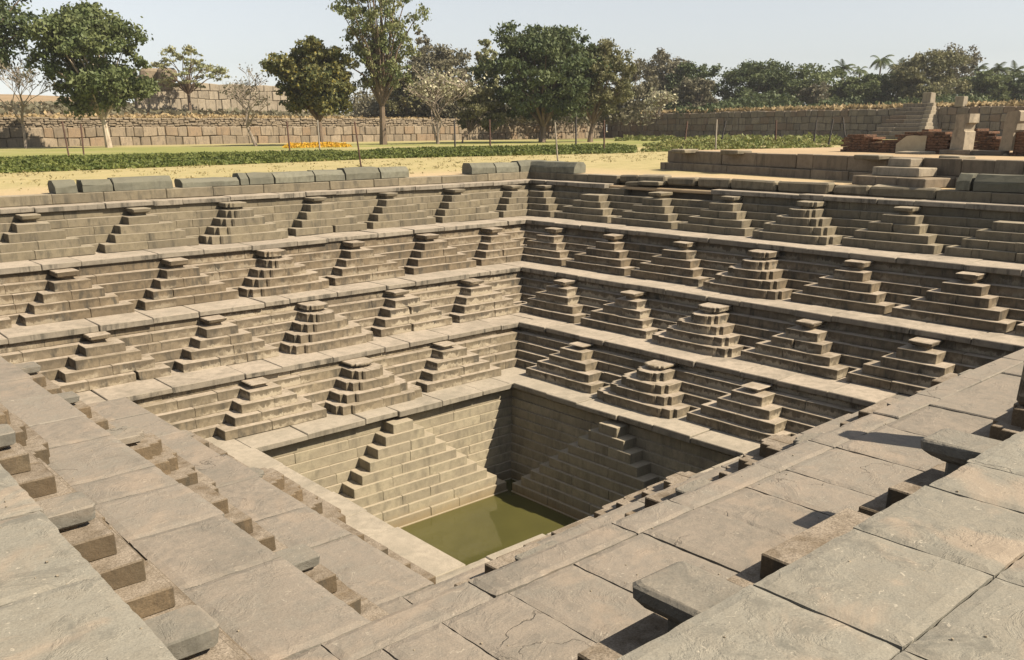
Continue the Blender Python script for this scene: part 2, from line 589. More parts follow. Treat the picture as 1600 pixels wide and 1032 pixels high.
MAT['straw'] = leaf_mat('straw_tufts', (0.34, 0.285, 0.15), (0.27, 0.24, 0.11), 0.5)
MAT['blossom'] = leaf_mat('cream_blossom', (0.50, 0.47, 0.34), (0.20, 0.20, 0.11), 2.0)
MAT['gold'] = leaf_mat('golden_flowers', (0.60, 0.40, 0.03), (0.50, 0.24, 0.02), 3.0, (0.14, 0.17, 0.04))

# ------------------------------------------------------------------ the tank's measures
# sides: L far left wall, R far right wall, NL near left, NR near right
ROT = {'L': 0.0, 'R': -math.pi / 2, 'NR': math.pi, 'NL': math.pi / 2}
NEXT = {'L': 'R', 'R': 'NR', 'NR': 'NL', 'NL': 'L'}       # neighbour at +t
PREV = {v: k for k, v in NEXT.items()}                    # neighbour at -t
Z = [0.0, 0.968, 1.989, 3.040, 4.071]                     # ledge tops
EDGE = {'L': [3.169, 4.80, 6.655, 8.52, 10.40], 'R': [3.208, 4.89, 6.70, 8.51, 10.42],
        'NL': [3.243, 4.886, 6.724, 8.601, 10.42], 'NR': [3.177, 4.733, 6.448, 9.134, 12.3]}
FRONT = {'L': [0, 3.85, 5.69, 7.53, 9.44], 'R': [0, 3.93, 5.77, 7.53, 9.46],
         'NL': [0, 3.95, 5.82, 7.78, 9.46], 'NR': [0, 3.58, 5.42, 8.15, 11.3]}
PD = 0.42            # how far a pyramid stands out from its wall
HS = 0.182           # course height
SL = 0.12            # ledge slab thickness
INS = 0.24           # inset of each pyramid step
HALF = 1.085         # half width of the lowest step
PITCH = [0, 2.40, 2.38, 2.35, 2.38]


NEAR_D = {('NR', 3): 0.13, ('NR', 1): 0.25, ('NL', 1): 0.20, ('NL', 2): 0.15, ('NL', 3): 0.13}


def pdep(s, i): return {('NR', 1): 0.30, ('NL', 1): 0.30, ('NL', 2): 0.36}.get((s, i), PD)


def dstep(s, i):
    if (s, i) in NEAR_D: return NEAR_D[(s, i)]
    return min(0.142, max(0.09, (EDGE[s][i] - 0.09 - PD - FRONT[s][i]) / 3.1))


def face(s, i, k):            # front of pyramid step k
    return FRONT[s][i] + k * dstep(s, i)


def wall(s, i, k):            # front of wall course k
    return FRONT[s][i] + pdep(s, i) + k * dstep(s, i)


def band(s, i):
    return max(wall(s, i, 3) + 0.06, EDGE[s][i] + 0.10)


def kerb(s):
    return EDGE[s][4] + 0.47


TIER = {0: 'basin', 1: 'lowest tier', 2: 'second tier', 3: 'third tier', 4: 'top tier'}
SIDE = {'L': 'sunlit far left side', 'R': 'shaded far right side', 'NL': 'near left side', 'NR': 'near right side'}
ORD = ['', 'first', 'second', 'third', 'fourth', 'fifth', 'sixth', 'seventh', 'eighth', 'ninth']


def cuts(a, b, w, var=0.3):
    """uneven joints along a row"""
    n = max(1, int(round((b - a) / w)))
    xs = [a + (b - a) * i / n for i in range(n + 1)]
    for i in range(1, n):
        xs[i] += R(-var, var) * (b - a) / n
    return xs


# ------------------------------------------------------------------ ground, banks, water
def ring(g, inner, outer, zi, zo):
    """inner/outer dict side->offset; square ring between"""
    def q(d, z):
        return [(-d['NL'], -d['NR'], z), (d['R'], -d['NR'], z), (d['R'], d['L'], z), (-d['NL'], d['L'], z)]
    a, b = q(inner, zi), q(outer, zo)
    for i in range(4):
        j = (i + 1) % 4
        g.quad(a[i], b[i], b[j], a[j])


GZ = 4.30
hole = {s: kerb(s) + 0.27 for s in ROT}
g = Geo()
far = {s: 40.0 for s in ROT}
ring(g, hole, far, GZ, GZ)
ring(g, far, {s: 420.0 for s in ROT}, GZ, GZ)
gr = g.build('ground', MAT['lawn'])
for p in gr.data.polygons: p.use_smooth = False
tag(gr, kind='structure')

g = Geo()
core0 = {s: 3.78 for s in ROT}
prev = core0
ring(g, {s: 0.0 for s in ROT}, core0, -2.75, -2.75)
ring(g, core0, core0, -2.75, -0.13)
for i in range(1, 5):
    cur = {s: band(s, i) + 0.30 for s in ROT}
    ring(g, prev, cur, Z[i - 1] - 0.135, Z[i - 1] - 0.135)
    ring(g, cur, cur, Z[i - 1] - 0.135, Z[i] - 0.135)
    prev = cur
ring(g, prev, hole, Z[4] - 0.135, Z[4] - 0.135)
ring(g, hole, hole, Z[4] - 0.135, GZ)
tag(g.build('earth_bank', MAT['earth']), kind='structure')

wz = -2.275
g = Geo()
g.quad((-3.4, -3.4, wz), (3.4, -3.4, wz), (3.4, 3.4, wz), (-3.4, 3.4, wz))
tag(g.build('water', MAT['water']), kind='structure')

# ------------------------------------------------------------------ ledges of slabs
def slab_mesh(x0, x1, y0, y1, z0, z1, nx, ny, edge=0.012, rough=0.006, seed=0.0):
    """thick slab with an uneven top and a chipped outline"""
    xs = np.linspace(x0, x1, nx + 1)
    ys = np.linspace(y0, y1, ny + 1)
    v, f = [], []
    for j, y in enumerate(ys):
        for i, x in enumerate(xs):
            dx = dy = 0.0
            e = i in (0, nx) or j in (0, ny)
            if e:
                nz = mnoise.noise((x * 4.1 + seed, y * 4.1, seed)) + 0.6 * mnoise.noise((x * 13 + seed, y * 13, seed))
                if i == 0: dx += abs(nz) * edge
                if i == nx: dx -= abs(nz) * edge
                if j == 0: dy += abs(nz) * edge * 1.4 + (0.05 * max(0, mnoise.noise((x * 2.3, seed, 4)) - 0.42))
                if j == ny: dy -= abs(nz) * edge
            zz = z1 + rough * (mnoise.noise((x * 1.7, y * 1.7, seed)) + 0.6 * mnoise.noise((x * 6, y * 6, seed)))
            if e: zz -= 0.011 + 0.012 * max(0, mnoise.noise((x * 9, y * 9, seed + 5)))
            v.append((x + dx, y + dy, zz))
    W = nx + 1
    for j in range(ny):
        for i in range(nx):
            f.append([j * W + i, j * W + i + 1, (j + 1) * W + i + 1, (j + 1) * W + i])
    loop = [i for i in range(nx + 1)] + [(j) * W + nx for j in range(1, ny + 1)] + \
           [ny * W + i for i in range(nx - 1, -1, -1)] + [j * W for j in range(ny - 1, 0, -1)]
    n0 = len(v)
    for k in loop:
        p = v[k]
        w = 0.012 * mnoise.noise((p[0] * 5, p[1] * 5, seed + 9))
        cx, cy = (x0 + x1) / 2, (y0 + y1) / 2
        v.append((p[0] - math.copysign(abs(w), p[0] - cx) * 0.5, p[1] - math.copysign(abs(w), p[1] - cy), z0))
    n = len(loop)
    for i in range(n):
        j = (i + 1) % n
        f.append([loop[i], n0 + i, n0 + j, loop[j]])
    me = bpy.data.meshes.new('paving_slab')
    me.from_pydata(v, [], f)
    return me


NEARJ = {('NR', 3): [-12, -10.4, -8.9, -7.4, -5.738, -4.545, -3.42, -2.67, -1.2, 0.3, 2.0, 3.6, 5.2, 6.8, 8.4, 10.2],
         ('NR', 2): [-6.9, -6.353, -5.66, -4.888, -3.95, -3.049, -2.252, -1.484, -0.4, 0.8, 2.1, 3.3, 4.6, 5.8, 6.78],
         ('NL', 3): [-9.2, -7.8, -6.369, -5.02, -3.4, -1.9, -0.3, 1.2, 2.7, 4.2, 5.7, 7.2, 8.8],
         ('NL', 2): [-6.5, -4.955, -3.7, -2.584, -1.88, -0.405, 0.7, 2.1, 3.3, 4.6, 5.7, 6.78]}


def ledge(s, i):
    ro = empty('stone_ledge', (0, 0, 0), ROT[s])
    lab = {0: 'pale paved rim of slabs round the water basin, ', 1: 'slab ledge above the lowest tier of pyramids, ',
           2: 'slab ledge above the second tier of pyramids, ', 3: 'slab ledge above the third tier of pyramids, ',
           4: 'narrow slab ledge at the very top under the kerb, '}[i]
    tag(ro, lab + SIDE[s], 'ledge', 'paved ledges of the stepped tank')
    e = EDGE[s][i]
    back = (wall(s, i + 1, 0) + 0.12) if i < 4 else kerb(s) + 0.15
    if s in ('L', 'NR'):
        tp, tm = EDGE[NEXT[s]][i], EDGE[PREV[s]][i]
        tp2 = ((wall(NEXT[s], i + 1, 0) + 0.12) if i < 4 else kerb(NEXT[s]) + 0.15)
        tm2 = ((wall(PREV[s], i + 1, 0) + 0.12) if i < 4 else kerb(PREV[s]) + 0.15)
        a, b = -tm2, tp2
    else:
        a, b = -EDGE[PREV[s]][i], EDGE[NEXT[s]][i]
    near = s in ('NL', 'NR')
    w = [1.05, 1.1, 1.15, 1.2, 1.1][i] * (1.2 if near else 1.0)
    sign = -1 if s in ('NR', 'R') else 1       # t runs along -x / -y there
    rows = [(e, back)]
    if (s, i) == ('NR', 2):
        rows = [(e, e + 0.36), (e + 0.36, back)]
    elif back - e > 1.45:
        rows = [(e, e + 0.95), (e + 0.95, back)]
    for r, (o0, o1) in enumerate(rows):
        if (s, i) in NEARJ and (r == len(rows) - 1 or (s, i) != ('NR', 2)):
            js = NEARJ[(s, i)]
            js = sorted([(-x if s == 'NR' else x) for x in js])
            js = [a] + [x for x in js if a + 0.3 < x < b - 0.3] + [b]
        else:
            js = cuts(a, b, w * (1 if r == 0 else 1.4))
        for k in range(len(js) - 1):
            t0, t1 = js[k] + 0.004, js[k + 1] - 0.004
            if s == 'R' and i == 4:
                ym = -(t0 + t1) / 2
                if 3.3 < ym < 7.2:
                    continue          # slabs missing here
            px, py, pz = project(world(s, (t0 + t1) / 2, (o0 + o1) / 2, Z[i]))
            zt = Z[i] + R(-0.006, 0.006) + 0.012 * mnoise.noise((t0 * 0.45, i * 7.0, len(s) * 3.0))
            fo = o0 + (R(-0.025, 0.03) if r == 0 else 0.004)
            mat = MAT['ledge'] if i else MAT['rim']
            if near and i == 3: mat = MAT['grey']
            elif near and i in (1, 2): mat = MAT['near']
            if pz > 0 and pz < 12 and -400 < px < 2000 and py < 1400 and near:
                me = slab_mesh(t0, t1, fo, o1, Z[i] - SL, zt, max(6, int((t1 - t0) / 0.07)), max(6, int((o1 - fo) / 0.08)), 0.013 if i < 3 else 0.012, 0.007, R(0, 50))
                link('paving_slab', me, mat, ro, smooth=False)
            else:
                block('paving_slab', t0, t1, fo, o1 - 0.004, Z[i] - SL + R(-.015, .01), zt, mat, ro, 0.014, 0.009)


def world(s, t, o, z):
    c, sn = math.cos(ROT[s]), math.sin(ROT[s])
    return np.array((c * t - sn * o, sn * t + c * o, z))


for i in range(5):
    for s in ('L', 'R', 'NL', 'NR'):
        ledge(s, i)


# ------------------------------------------------------------------ walls behind the pyramids
def wall_mat(i):
    return [MAT['pit'], MAT['low1'], MAT['low2'], MAT['mid'], MAT['top']][i]


def tier_wall(s, i):
    ro = empty('tank_wall', (0, 0, 0), ROT[s])
    tag(ro, 'coursed stone wall behind the pyramids of the %s, %s' % (TIER[i], SIDE[s]), 'wall', 'coursed walls of the stepped tank')
    near = s in ('NL', 'NR')
    for k in range(5):
        z0 = Z[i - 1] + k * HS
        z1 = Z[i - 1] + (k + 1) * HS if k < 4 else Z[i] - SL - 0.004
        o = wall(s, i, k) if k < 4 else band(s, i)
        f = lambda q: (wall(q, i, k) if k < 4 else band(q, i))
        dep = 0.36
        if s in ('L', 'NR'):
            a, b = -(f(PREV[s]) + dep), f(NEXT[s]) + dep
        else:
            a, b = -f(PREV[s]), f(NEXT[s])
        js = cuts(a, b, (2.2 if near else R(1.0, 1.6)), 0.42)
        for q in range(len(js) - 1):
            if s == 'R' and i == 4 and k == 4 and 3.2 < -(js[q] + js[q + 1]) / 2 < 6.0:
                continue
            dz = R(-0.004, 0.004)
            block('stone_block', js[q] + 0.0015, js[q + 1] - 0.0015, o + R(-0.008, 0.008), o + dep, z0 + 0.001, z1 + dz - 0.001, wall_mat(i), ro, 0.006, 0.003)


for i in range(1, 5):
    for s in ('L', 'R', 'NL', 'NR'):
        tier_wall(s, i)


# the basin: ten courses and a lip at the waterline
def pit_wall(k): return 3.40 - 0.042 * k


PZ, PH = -0.209, 0.206
for s in ('L', 'R', 'NL', 'NR'):
    ro = empty('basin_wall', (0, 0, 0), ROT[s])
    tag(ro, 'pale coursed wall of the deep water basin, ' + SIDE[s], 'wall', 'walls of the water basin')
    for k in range(-1, 11):
        z1 = PZ - PH * k if k >= 0 else -SL - 0.003
        z0 = PZ - PH * (k + 1) if k >= 0 else PZ
        if k == -1: z0 = PZ
        o = pit_wall(max(k, 0)) if k >= 0 else 3.405
        a, b = ((-o - 0.3, o + 0.3) if s in ('L', 'NR') else (-o, o))
        js = cuts(a, b, R(1.0, 1.7), 0.4)
        for q in range(len(js) - 1):
            block('stone_block', js[q] + 0.001, js[q + 1] - 0.001, o + R(-0.005, 0.005), o + 0.3, z0 + 0.001, z1 - 0.001, MAT['pit'], ro, 0.007, 0.003)


# ------------------------------------------------------------------ stepped pyramids
def prism(name, poly, z0, z1, mat, parent, c=0.008):
    """upright prism from a plan outline, top edge eased"""
    n = len(poly)
    cx = sum(p[0] for p in poly) / n
    cy = sum(p[1] for p in poly) / n
    P = [np.array(p, float) for p in poly]
    area = sum(P[i][0] * P[(i + 1) % n][1] - P[(i + 1) % n][0] * P[i][1] for i in range(n))
    if area < 0: P = P[::-1]
    ins = []
    for i in range(n):
        a, b, d = P[i - 1], P[i], P[(i + 1) % n]
        e1 = (b - a) / (np.linalg.norm(b - a) + 1e-9)
        e2 = (d - b) / (np.linalg.norm(d - b) + 1e-9)
        n1, n2 = np.array((-e1[1], e1[0])), np.array((-e2[1], e2[0]))
        m = n1 + n2
        m = m / max(0.5, (1 + n1 @ n2))
        ins.append(b + m * c)
    v = [(p[0], p[1], z0) for p in P] + [(p[0], p[1], z1 - c) for p in P] + [(p[0], p[1], z1) for p in ins]
    f = [list(range(n))[::-1], [2 * n + i for i in range(n)]]
    for i in range(n):
        j = (i + 1) % n
        f.append([i, j, n + j, n + i])
        f.append([n + i, n + j, 2 * n + j, 2 * n + i])
    me = bpy.data.meshes.new(name)
    me.from_pydata(v, [], f)
    return link(name, me, mat, parent)


def loft(name, rings, mat, parent):
    """rings: list of (z, half_width, front, back); blocks of octagonal-cornered rectangles"""
    v, f = [], []
    for (z, hw, fr, bk) in rings:
        c = 0.03
        for p in ((-hw + c, fr), (hw - c, fr), (hw, fr + c), (hw, bk), (-hw, bk), (-hw, fr + c)):
            v.append((p[0] + R(-.006, .006), p[1] + R(-.006, .006), z + R(-.004, .004)))
    n = 6
    for r in range(len(rings) - 1):
        for i in range(n):
            j = (i + 1) % n
            f.append([r * n + i, r * n + j, (r + 1) * n + j, (r + 1) * n + i])
    f.append([(len(rings) - 1) * n + i for i in range(n)])
    f.append(list(range(n))[::-1])
    me = bpy.data.meshes.new(name)
    me.from_pydata(v, [], f)
    return link(name, me, mat, parent)


def star_plan(t0, t1, f0, back, d):
    """plan of a redented step: three nested rectangles"""
    w = (t1 - t0) / 2
    c = (t0 + t1) / 2
    w1, w2, w3 = w - 0.23 * min(1, w / 0.8) - 0.06, w - 0.08, w
    fa, fb, fc = f0 - d, f0 - d * 0.66, f0
    right = [(w1 - 0.04, fa), (w1, fa + 0.03), (w1, fb), (w2, fb), (w2, fc), (w3, fc), (w3, back)]
    return [(c + x, y) for x, y in right], [(c - x, y) for x, y in right]


def pyramid(s, i, idx):
    tc = PITCH[i] * idx
    if s == 'NR' and i == 3: tc = {3: 5.94, 2: 3.96, 1: 1.98, 0: -1.25, -1: -3.3, -2: -5.3, -3: -7.25}[idx]
    base = world(s, tc, FRONT[s][i], Z[i - 1])
    px, py, pz = project(base + np.array((0, 0, 0.4)))
    if pz < 0.4 or px < -420 or px > 2050 or py > 1500:
        return
    ro = empty('stepped_pyramid', base, ROT[s])
    n = 2 * i + 1
    if s == 'L': num, frm = i - idx + 1, 'from the far corner'
    elif s == 'R': num, frm = i + idx + 1, 'from the far corner'
    elif s == 'NL': num, frm = i + idx + 1, 'from the near corner'
    else: num, frm = i - idx + 1, 'from the near corner'
    kind = 'notched-corner pyramid' if idx == 0 else 'plain stepped pyramid'
    tag(ro, '%s on the %s, %s, %s %s' % (kind, TIER[i], SIDE[s], ORD[num], frm), 'stepped pyramid', 'stepped stone pyramids on the tank walls')
    mat = wall_mat(i)
    near = s in ('NL', 'NR')
    if near: mat = MAT['brown']
    F0 = FRONT[s][i]
    zj = R(0.002, 0.007)
    odd = (s, i) == ('NR', 3)            # three tall courses under heavy caps
    nst, hs_, ins_, half_ = (3, 0.202, 0.17, 0.985) if odd else (4, HS, INS, HALF)
    for k in range(nst):
        z0, z1 = k * hs_ + (0.0 if k else 0.001), (k + 1) * hs_ + zj + R(-0.001, 0.001)
        fr = (k * 0.175 if odd else face(s, i, k) - F0) + R(-0.016, 0.016)
        bk = wall(s, i, k) - F0 + 0.03
        hw = half_ - k * ins_
        t0, t1 = -hw + R(-.035, .035), hw + R(-.035, .035)
        if odd: t0, t1 = max(t0, -0.985), min(t1, 0.985)
        # meet the neighbouring wall in the corners
        lim_p = (face(NEXT[s], i, k) if s in ('L', 'NR') else wall(NEXT[s], i, k)) - 0.004
        lim_m = (face(PREV[s], i, k) if s in ('L', 'NR') else wall(PREV[s], i, k)) - 0.004
        t1 = min(t1, lim_p - tc)
        t0 = max(t0, -lim_m - tc)
        if idx == 0:
            r, l = star_plan(t0, t1, fr, bk, 0.21)
            m = R(-0.15, 0.15) * hw
            prism('step_block', [(m + 0.002, r[0][1])] + r + [(m + 0.002, bk)], z0, z1, mat, ro)
            prism('step_block', [(m - 0.002, l[0][1])] + l + [(m - 0.002, bk)], z0, z1, mat, ro)
        else:
            nb = 1 if k == 3 or odd else random.choice((1, 2, 2)) if k == 2 else random.choice((2, 2, 3))
            js = cuts(t0, t1, (t1 - t0) / nb, 0.25)
            for q in range(len(js) - 1):
                cor = box_corners(js[q] + 0.002, js[q + 1] - 0.002, fr + R(-.006, .006), bk, z0, z1 + R(-.003, .003))
                if random.random() < 0.16:        # a knocked-off or settled corner
                    e = random.choice((0, 1))
                    for n_, (i_, j_, k_) in enumerate(BITS):
                        if i_ == e and j_ == 0:
                            cor[n_, 1] += R(.02, .07)
                            cor[n_, 0] += (R(.0, .05) if e == 0 else -R(.0, .05))
                            if k_ == 1: cor[n_, 2] -= R(0, .02)
                link('step_block', hex_mesh('step_block', cor, 0.008 if not near else 0.012, 0.005), mat, ro)
    # neck and cap under the ledge
    f3 = face(s, i, 3) - F0
    zt = nst * hs_ + zj + 0.001
    top = Z[i] - Z[i - 1] - SL - 0.012
    bk = band(s, i) - F0 + 0.02
    if (odd and idx in (0, 2)) or (not odd and random.random() < 0.05 and not (idx == 0)): return
    cm = MAT['cap'] if near else mat
    hwc = {'L': R(.21, .24), 'R': R(.21, .24), 'NL': R(.18, .21), 'NR': R(.24, .27)}[s]
    cf = EDGE[s][i] - 0.40 - F0 + R(-.03, .03)
    if s == 'NR': cf += (0, 0.24, 0.14, -0.14, 0)[i]
    if s == 'NL' and i == 1: cf += 0.18
    nk = 0.085 if odd else 0.03 if near else 0.058
    if idx == 0:
        r, l = star_plan(-0.19, 0.19, cf + 0.06, bk, 0.10)
        prism('neck', r + l[::-1], zt, zt + 0.062, mat, ro)
        r, l = star_plan(-hwc - 0.06, hwc + 0.06, cf, bk, 0.10)
        prism('cap', r + l[::-1], zt + 0.063, top, cm, ro, 0.014)
    elif odd:
        cf -= 0.03
        bk = EDGE[s][i] - F0 - 0.012
        top += 0.07
        loft('neck', [(zt, hwc * .55, cf + 0.20, bk), (top - .20, hwc * .55, cf + 0.20, bk), (top - .185, hwc * .68, cf + 0.15, bk)], cm, ro)
        loft('cap', [(top - .184, hwc * .66, cf + 0.16, bk), (top - .15, hwc * .84, cf + 0.07, bk), (top - .115, hwc - .012, cf + 0.018, bk), (top - .10, hwc, cf, bk), (top - 0.025, hwc, cf - .004, bk), (top - .006, hwc - 0.014, cf + 0.012, bk), (top, hwc - .035, cf + .035, bk)], cm, ro)
    else:
        cf += R(-.04, .04)
        loft('neck', [(zt, hwc * .6, cf + 0.12, bk), (zt + nk - 0.008, hwc * .6, cf + 0.12, bk), (zt + nk, hwc * .72, cf + 0.09, bk)], mat, ro)
        loft('cap', [(zt + nk + 0.002, hwc * .75, cf + 0.075, bk), (zt + nk + 0.03, hwc - .01, cf + 0.015, bk), (top - 0.012, hwc, cf, bk), (top, hwc - 0.012, cf + 0.012, bk)], cm, ro)


for i in range(1, 5):
    for s in ('L', 'R', 'NL', 'NR'):
        for idx in range(-i, i + 1):
            pyramid(s, i, idx)

# the four tall pyramids in the basin
for s in ('L', 'R', 'NL', 'NR'):
    F0 = 2.50
    ro = empty('basin_pyramid', world(s, 0.03, F0, wz), ROT[s])
    tag(ro, 'tall stepped pyramid rising from the water in the basin, ' + SIDE[s], 'stepped pyramid', 'tall pyramids in the water basin')
    for k in range(10):
        z1, z0 = PZ - PH * k + 0.004 - wz, PZ - PH * (k + 1) - wz - (0.3 if k == 9 else 0)
        fr = 3.02 - 0.057 * k - F0
        hw = 0.257 + 0.24 * k
        bk = pit_wall(k) - F0 + 0.03
        lim = 3.02 - 0.057 * k - 0.03 - 0.004
        hw = min(hw, lim) if s in ('L', 'NR') else hw
        nb = [1, 1, 2, 2, 2, 3, 3, 3, 4, 4][k]
        js = cuts(-hw, hw, 2 * hw / nb, 0.25)
        for q in range(len(js) - 1):
            block('step_block', js[q] + 0.002, js[q + 1] - 0.002, fr + R(-.003, .003), bk, z0, z1 + R(-.002, .002), MAT['pit'], ro, 0.008, 0.003)
    g = Geo()
    fr = 3.02 - 0.057 * 9 - F0 - 0.035
    g.box(-2.43, 2.43, fr, fr + 0.05, -0.2, 0.02, 0.006)
    g.build('waterline_lip', MAT['pit'], ro)

# ------------------------------------------------------------------ top course and coping
for s in ('L', 'R'):
    ro = empty('kerb_course', (0, 0, 0), ROT[s])
    tag(ro, 'course of long grey blocks along the top ledge, ' + SIDE[s], 'kerb', 'kerb courses round the top of the tank')
    o = kerb(s)
    if s == 'L':
        js = cuts(-20, 11.32 + 0.34, 1.45)
    else:
        ys = [11.29, 9.6, 8.2, 6.97, 6.17, 5.07, 4.0, 2.87, 1.41, -0.1, -1.08, -2.7, -3.9, -5.3, -6.8, -8.2, -9.6, -11.0]
        js = [-y for y in ys]
    for q in range(len(js) - 1):
        if s == 'R' and 3 <= q <= 10:      # rough, half-worked boulders
            z0 = Z[4] + (0.03 if q in (3, 4, 5, 6) else 0.003)
            cor = box_corners(js[q] + R(.01, .05), js[q + 1] - R(.01, .05), o + R(-.04, .04), o + 0.36, z0, z0 + R(0.21, 0.27))
            link('stone_block', hex_mesh('stone_block', cor, 0.045, 0.028), MAT['top'], ro)
        else:
            block('stone_block', js[q] + 0.004, js[q + 1] - 0.004, o + R(-.012, .012), o + 0.34, Z[4] + 0.003, GZ + R(-.008, .012), MAT['top'], ro, 0.014, 0.006)


def coping(name_label, s, segs, h=0.36):
    ro = empty('coping_row', (0, 0, 0), ROT[s])
    tag(ro, name_label, 'coping', 'rounded coping stones on the tank kerb')
    o = kerb(s) + 0.02
    for (a, b, hh) in segs:
        hh *= R(.78, .9)
        a, b = a + R(0, .03), b - R(0, .03)
        z0 = GZ + 0.014
        n = max(2, int((b - a) / 0.5))
        prof = [(0.0, 0.0), (0.0, hh * 0.50), (0.012, hh * 0.60), (0.13, hh * 0.99), (0.16, hh), (0.44, hh), (0.52, hh * 0.7), (0.53, 0)]
        v, f = [], []
        for e in range(n + 1):
            x = a + (b - a) * e / n
            for (y, z) in prof:
                dx = R(-.012, .012)
                v.append((x + dx, o + y + R(-.014, .014), z0 + z + (R(-.016, .012) if z > 0 else 0)))
        m = len(prof)
        for e in range(n):
            for i in range(m - 1):
                f.append([e * m + i, (e + 1) * m + i, (e + 1) * m + i + 1, e * m + i + 1])
        f.append(list(range(m)))
        f.append([n * m + i for i in range(m)][::-1])
        me = bpy.data.meshes.new('coping_stone')
        me.from_pydata(v, [], f)
        link('coping_stone', me, MAT['coping'], ro)


coping('long row of grey rounded coping stones on the far left kerb', 'L',
       [(-3.98, -3.47, .33), (-3.36, -2.66, .34), (-2.64, -1.2, .35), (-1.0, 0.55, .25), (0.58, 0.80, .34), (0.81, 1.54, .33), (1.56, 2.76, .34), (2.78, 3.74, .35), (3.76, 4.93, .36), (4.95, 5.95, .37)])
coping('short row of grey rounded coping stones left of the far corner', 'L', [(8.38, 9.38, .40), (9.41, 10.43, .39), (10.45, 11.80, .40)])
coping('single long dark coping stone right of the far corner', 'R', [(-11.28, -8.82, .40)])
coping('dark rounded coping stones at the right end of the far right kerb', 'R', [(3.10, 3.42, .40), (3.47, 5.6, .40), (5.63, 7.6, .40), (7.63, 9.5, .4)])

# broken stretch of the top ledge: packed earth, rubble and a loose slab
g = Geo()
g.box(10.62, 11.35, 3.1, 7.4, 3.93, 4.02, 0.02)
tag(g.build('earth_patch', MAT['sand']), kind='structure')
rub = empty('rubble', (11.22, 5.2, 4.02))
tag(rub, 'small broken rubble stones under the rough kerb boulders, far right side', 'rubble')
for k in range(26):
    y = R(-1.6, 1.7)
    w = R(.10, .22)
    cor = box_corners(R(-.02, .08), R(.16, .3), y - w / 2, y + w / 2, R(-0.01, 0.08), R(.10, .17))
    link('rubble_stone', hex_mesh('rubble_stone', cor, 0.02, 0.015), MAT['top'], rub)
sl = empty('broken_slab', (11.0, 5.75, 4.09), 0.05)
tag(sl, 'cracked loose slab left on the broken top ledge, far right side', 'slab')
block('slab_piece', -0.45, 0.35, -0.62, 0.10, 0, 0.10, MAT['top'], sl, 0.02, 0.02)
block('slab_piece', -0.40, 0.30, 0.13, 0.65, -0.03, 0.07, MAT['top'], sl, 0.02, 0.02)

# upright stone standing on a pyramid at the right edge
P0 = at_z(1561, 632, Z[2] + 0.606) + np.array((0.05, -0.14, 0.004))
ro = empty('upright_stone', (P0[0], P0[1], P0[2]), 0.0)
tag(ro, 'rough upright stone leaning on a pyramid step at right edge', 'stone')
cor = box_corners(0.0, 0.5, -0.32, 0.0, 0, 1.25)
cor[:, 0] += cor[:, 2] * 0.13
cor[:, 0] -= np.where((cor[:, 2] > 1) & (cor[:, 0] > 0.5), 0.16, 0)
link('standing_block', hex_mesh('standing_block', cor, 0.05, 0.02), MAT['mid'], ro)

# ------------------------------------------------------------------ platform with steps on the right
PA = at_z(1042, 265, GZ)
PB = at_z(1400, 287, GZ)
pdir = (PB - PA)[:2]
pang = math.atan2(pdir[1], pdir[0])
pl = empty('stone_platform', (PA[0], PA[1], GZ), pang)       # local x runs along the front, local y into the platform
tag(pl, 'low tan stone platform with dressed block front beside the tank', 'platform')
PLH = 0.64


def plx(px, py, zz, yl=0.0):
    """distance along the platform front where a picture point lies on its face"""
    d = ray(px, py)
    n = np.array((-math.sin(pang), math.cos(pang), 0))
    t = ((np.array((PA[0], PA[1], 0)) + n * yl - CAM) @ n) / (d @ n)
    P = CAM + d * t
    return (P[0] - PA[0]) * math.cos(pang) + (P[1] - PA[1]) * math.sin(pang)


low = [plx(x, 270, 0) for x in (1036, 1044, 1088, 1140, 1208, 1272, 1322, 1332, 1470, 1500, 1545, 1590)]
up = [plx(x, 255, 0) for x in (1043, 1127, 1182, 1244, 1270, 1324, 1386, 1442, 1503, 1555, 1600)]
low += [low[-1] + 1.1, low[-1] + 2.4]
up += [up[-1] + 1.0, up[-1] + 2.1]
for q in range(len(low) - 1):
    block('plinth_block', low[q] + .006, low[q + 1] - .006, -0.14 + R(-.01, .01), 0.3, -0.05, 0.24 + R(-.008, .008), MAT['plinth'], pl, 0.016, 0.008)
for q in range(len(up) - 1):
    block('face_block', up[q] + .006, up[q + 1] - .006, R(-.012, .012), 0.35, 0.245, PLH + R(-.006, .006), MAT['plinth'], pl, 0.016, 0.008)
st = empty('platform_steps', (PA[0], PA[1], GZ), pang)
tag(st, 'three broad stone steps leading up onto the tan platform', 'steps')
for (xa, xb, y0, y1, z0, z1, nb) in ((1332, 1470, -1.15, -0.16, 0, 0.22, 3), (1361, 1457, -0.80, -0.16, 0.222, 0.43, 1), (1385, 1442, -0.45, -0.03, 0.432, 0.63, 1)):
    sc_ = 0.02
    a, b = plx(xa, 275, 0, y0), plx(xb, 275, 0, y0 + 0.3) - 0.15
    js = cuts(a, b, (b - a) / nb, 0.12)
    for q in range(len(js) - 1):
        block('step_block', js[q] + .004, js[q + 1] - .004, y0, y1, z0, z1, MAT['pale'] if z0 > 0.1 else MAT['plinth'], st, 0.018, 0.008)
# terrace ground on top of the platform
c, sn = math.cos(pang), math.sin(pang)


def pw(x, y, z): return (PA[0] + c * x - sn * y, PA[1] + sn * x + c * y, z)


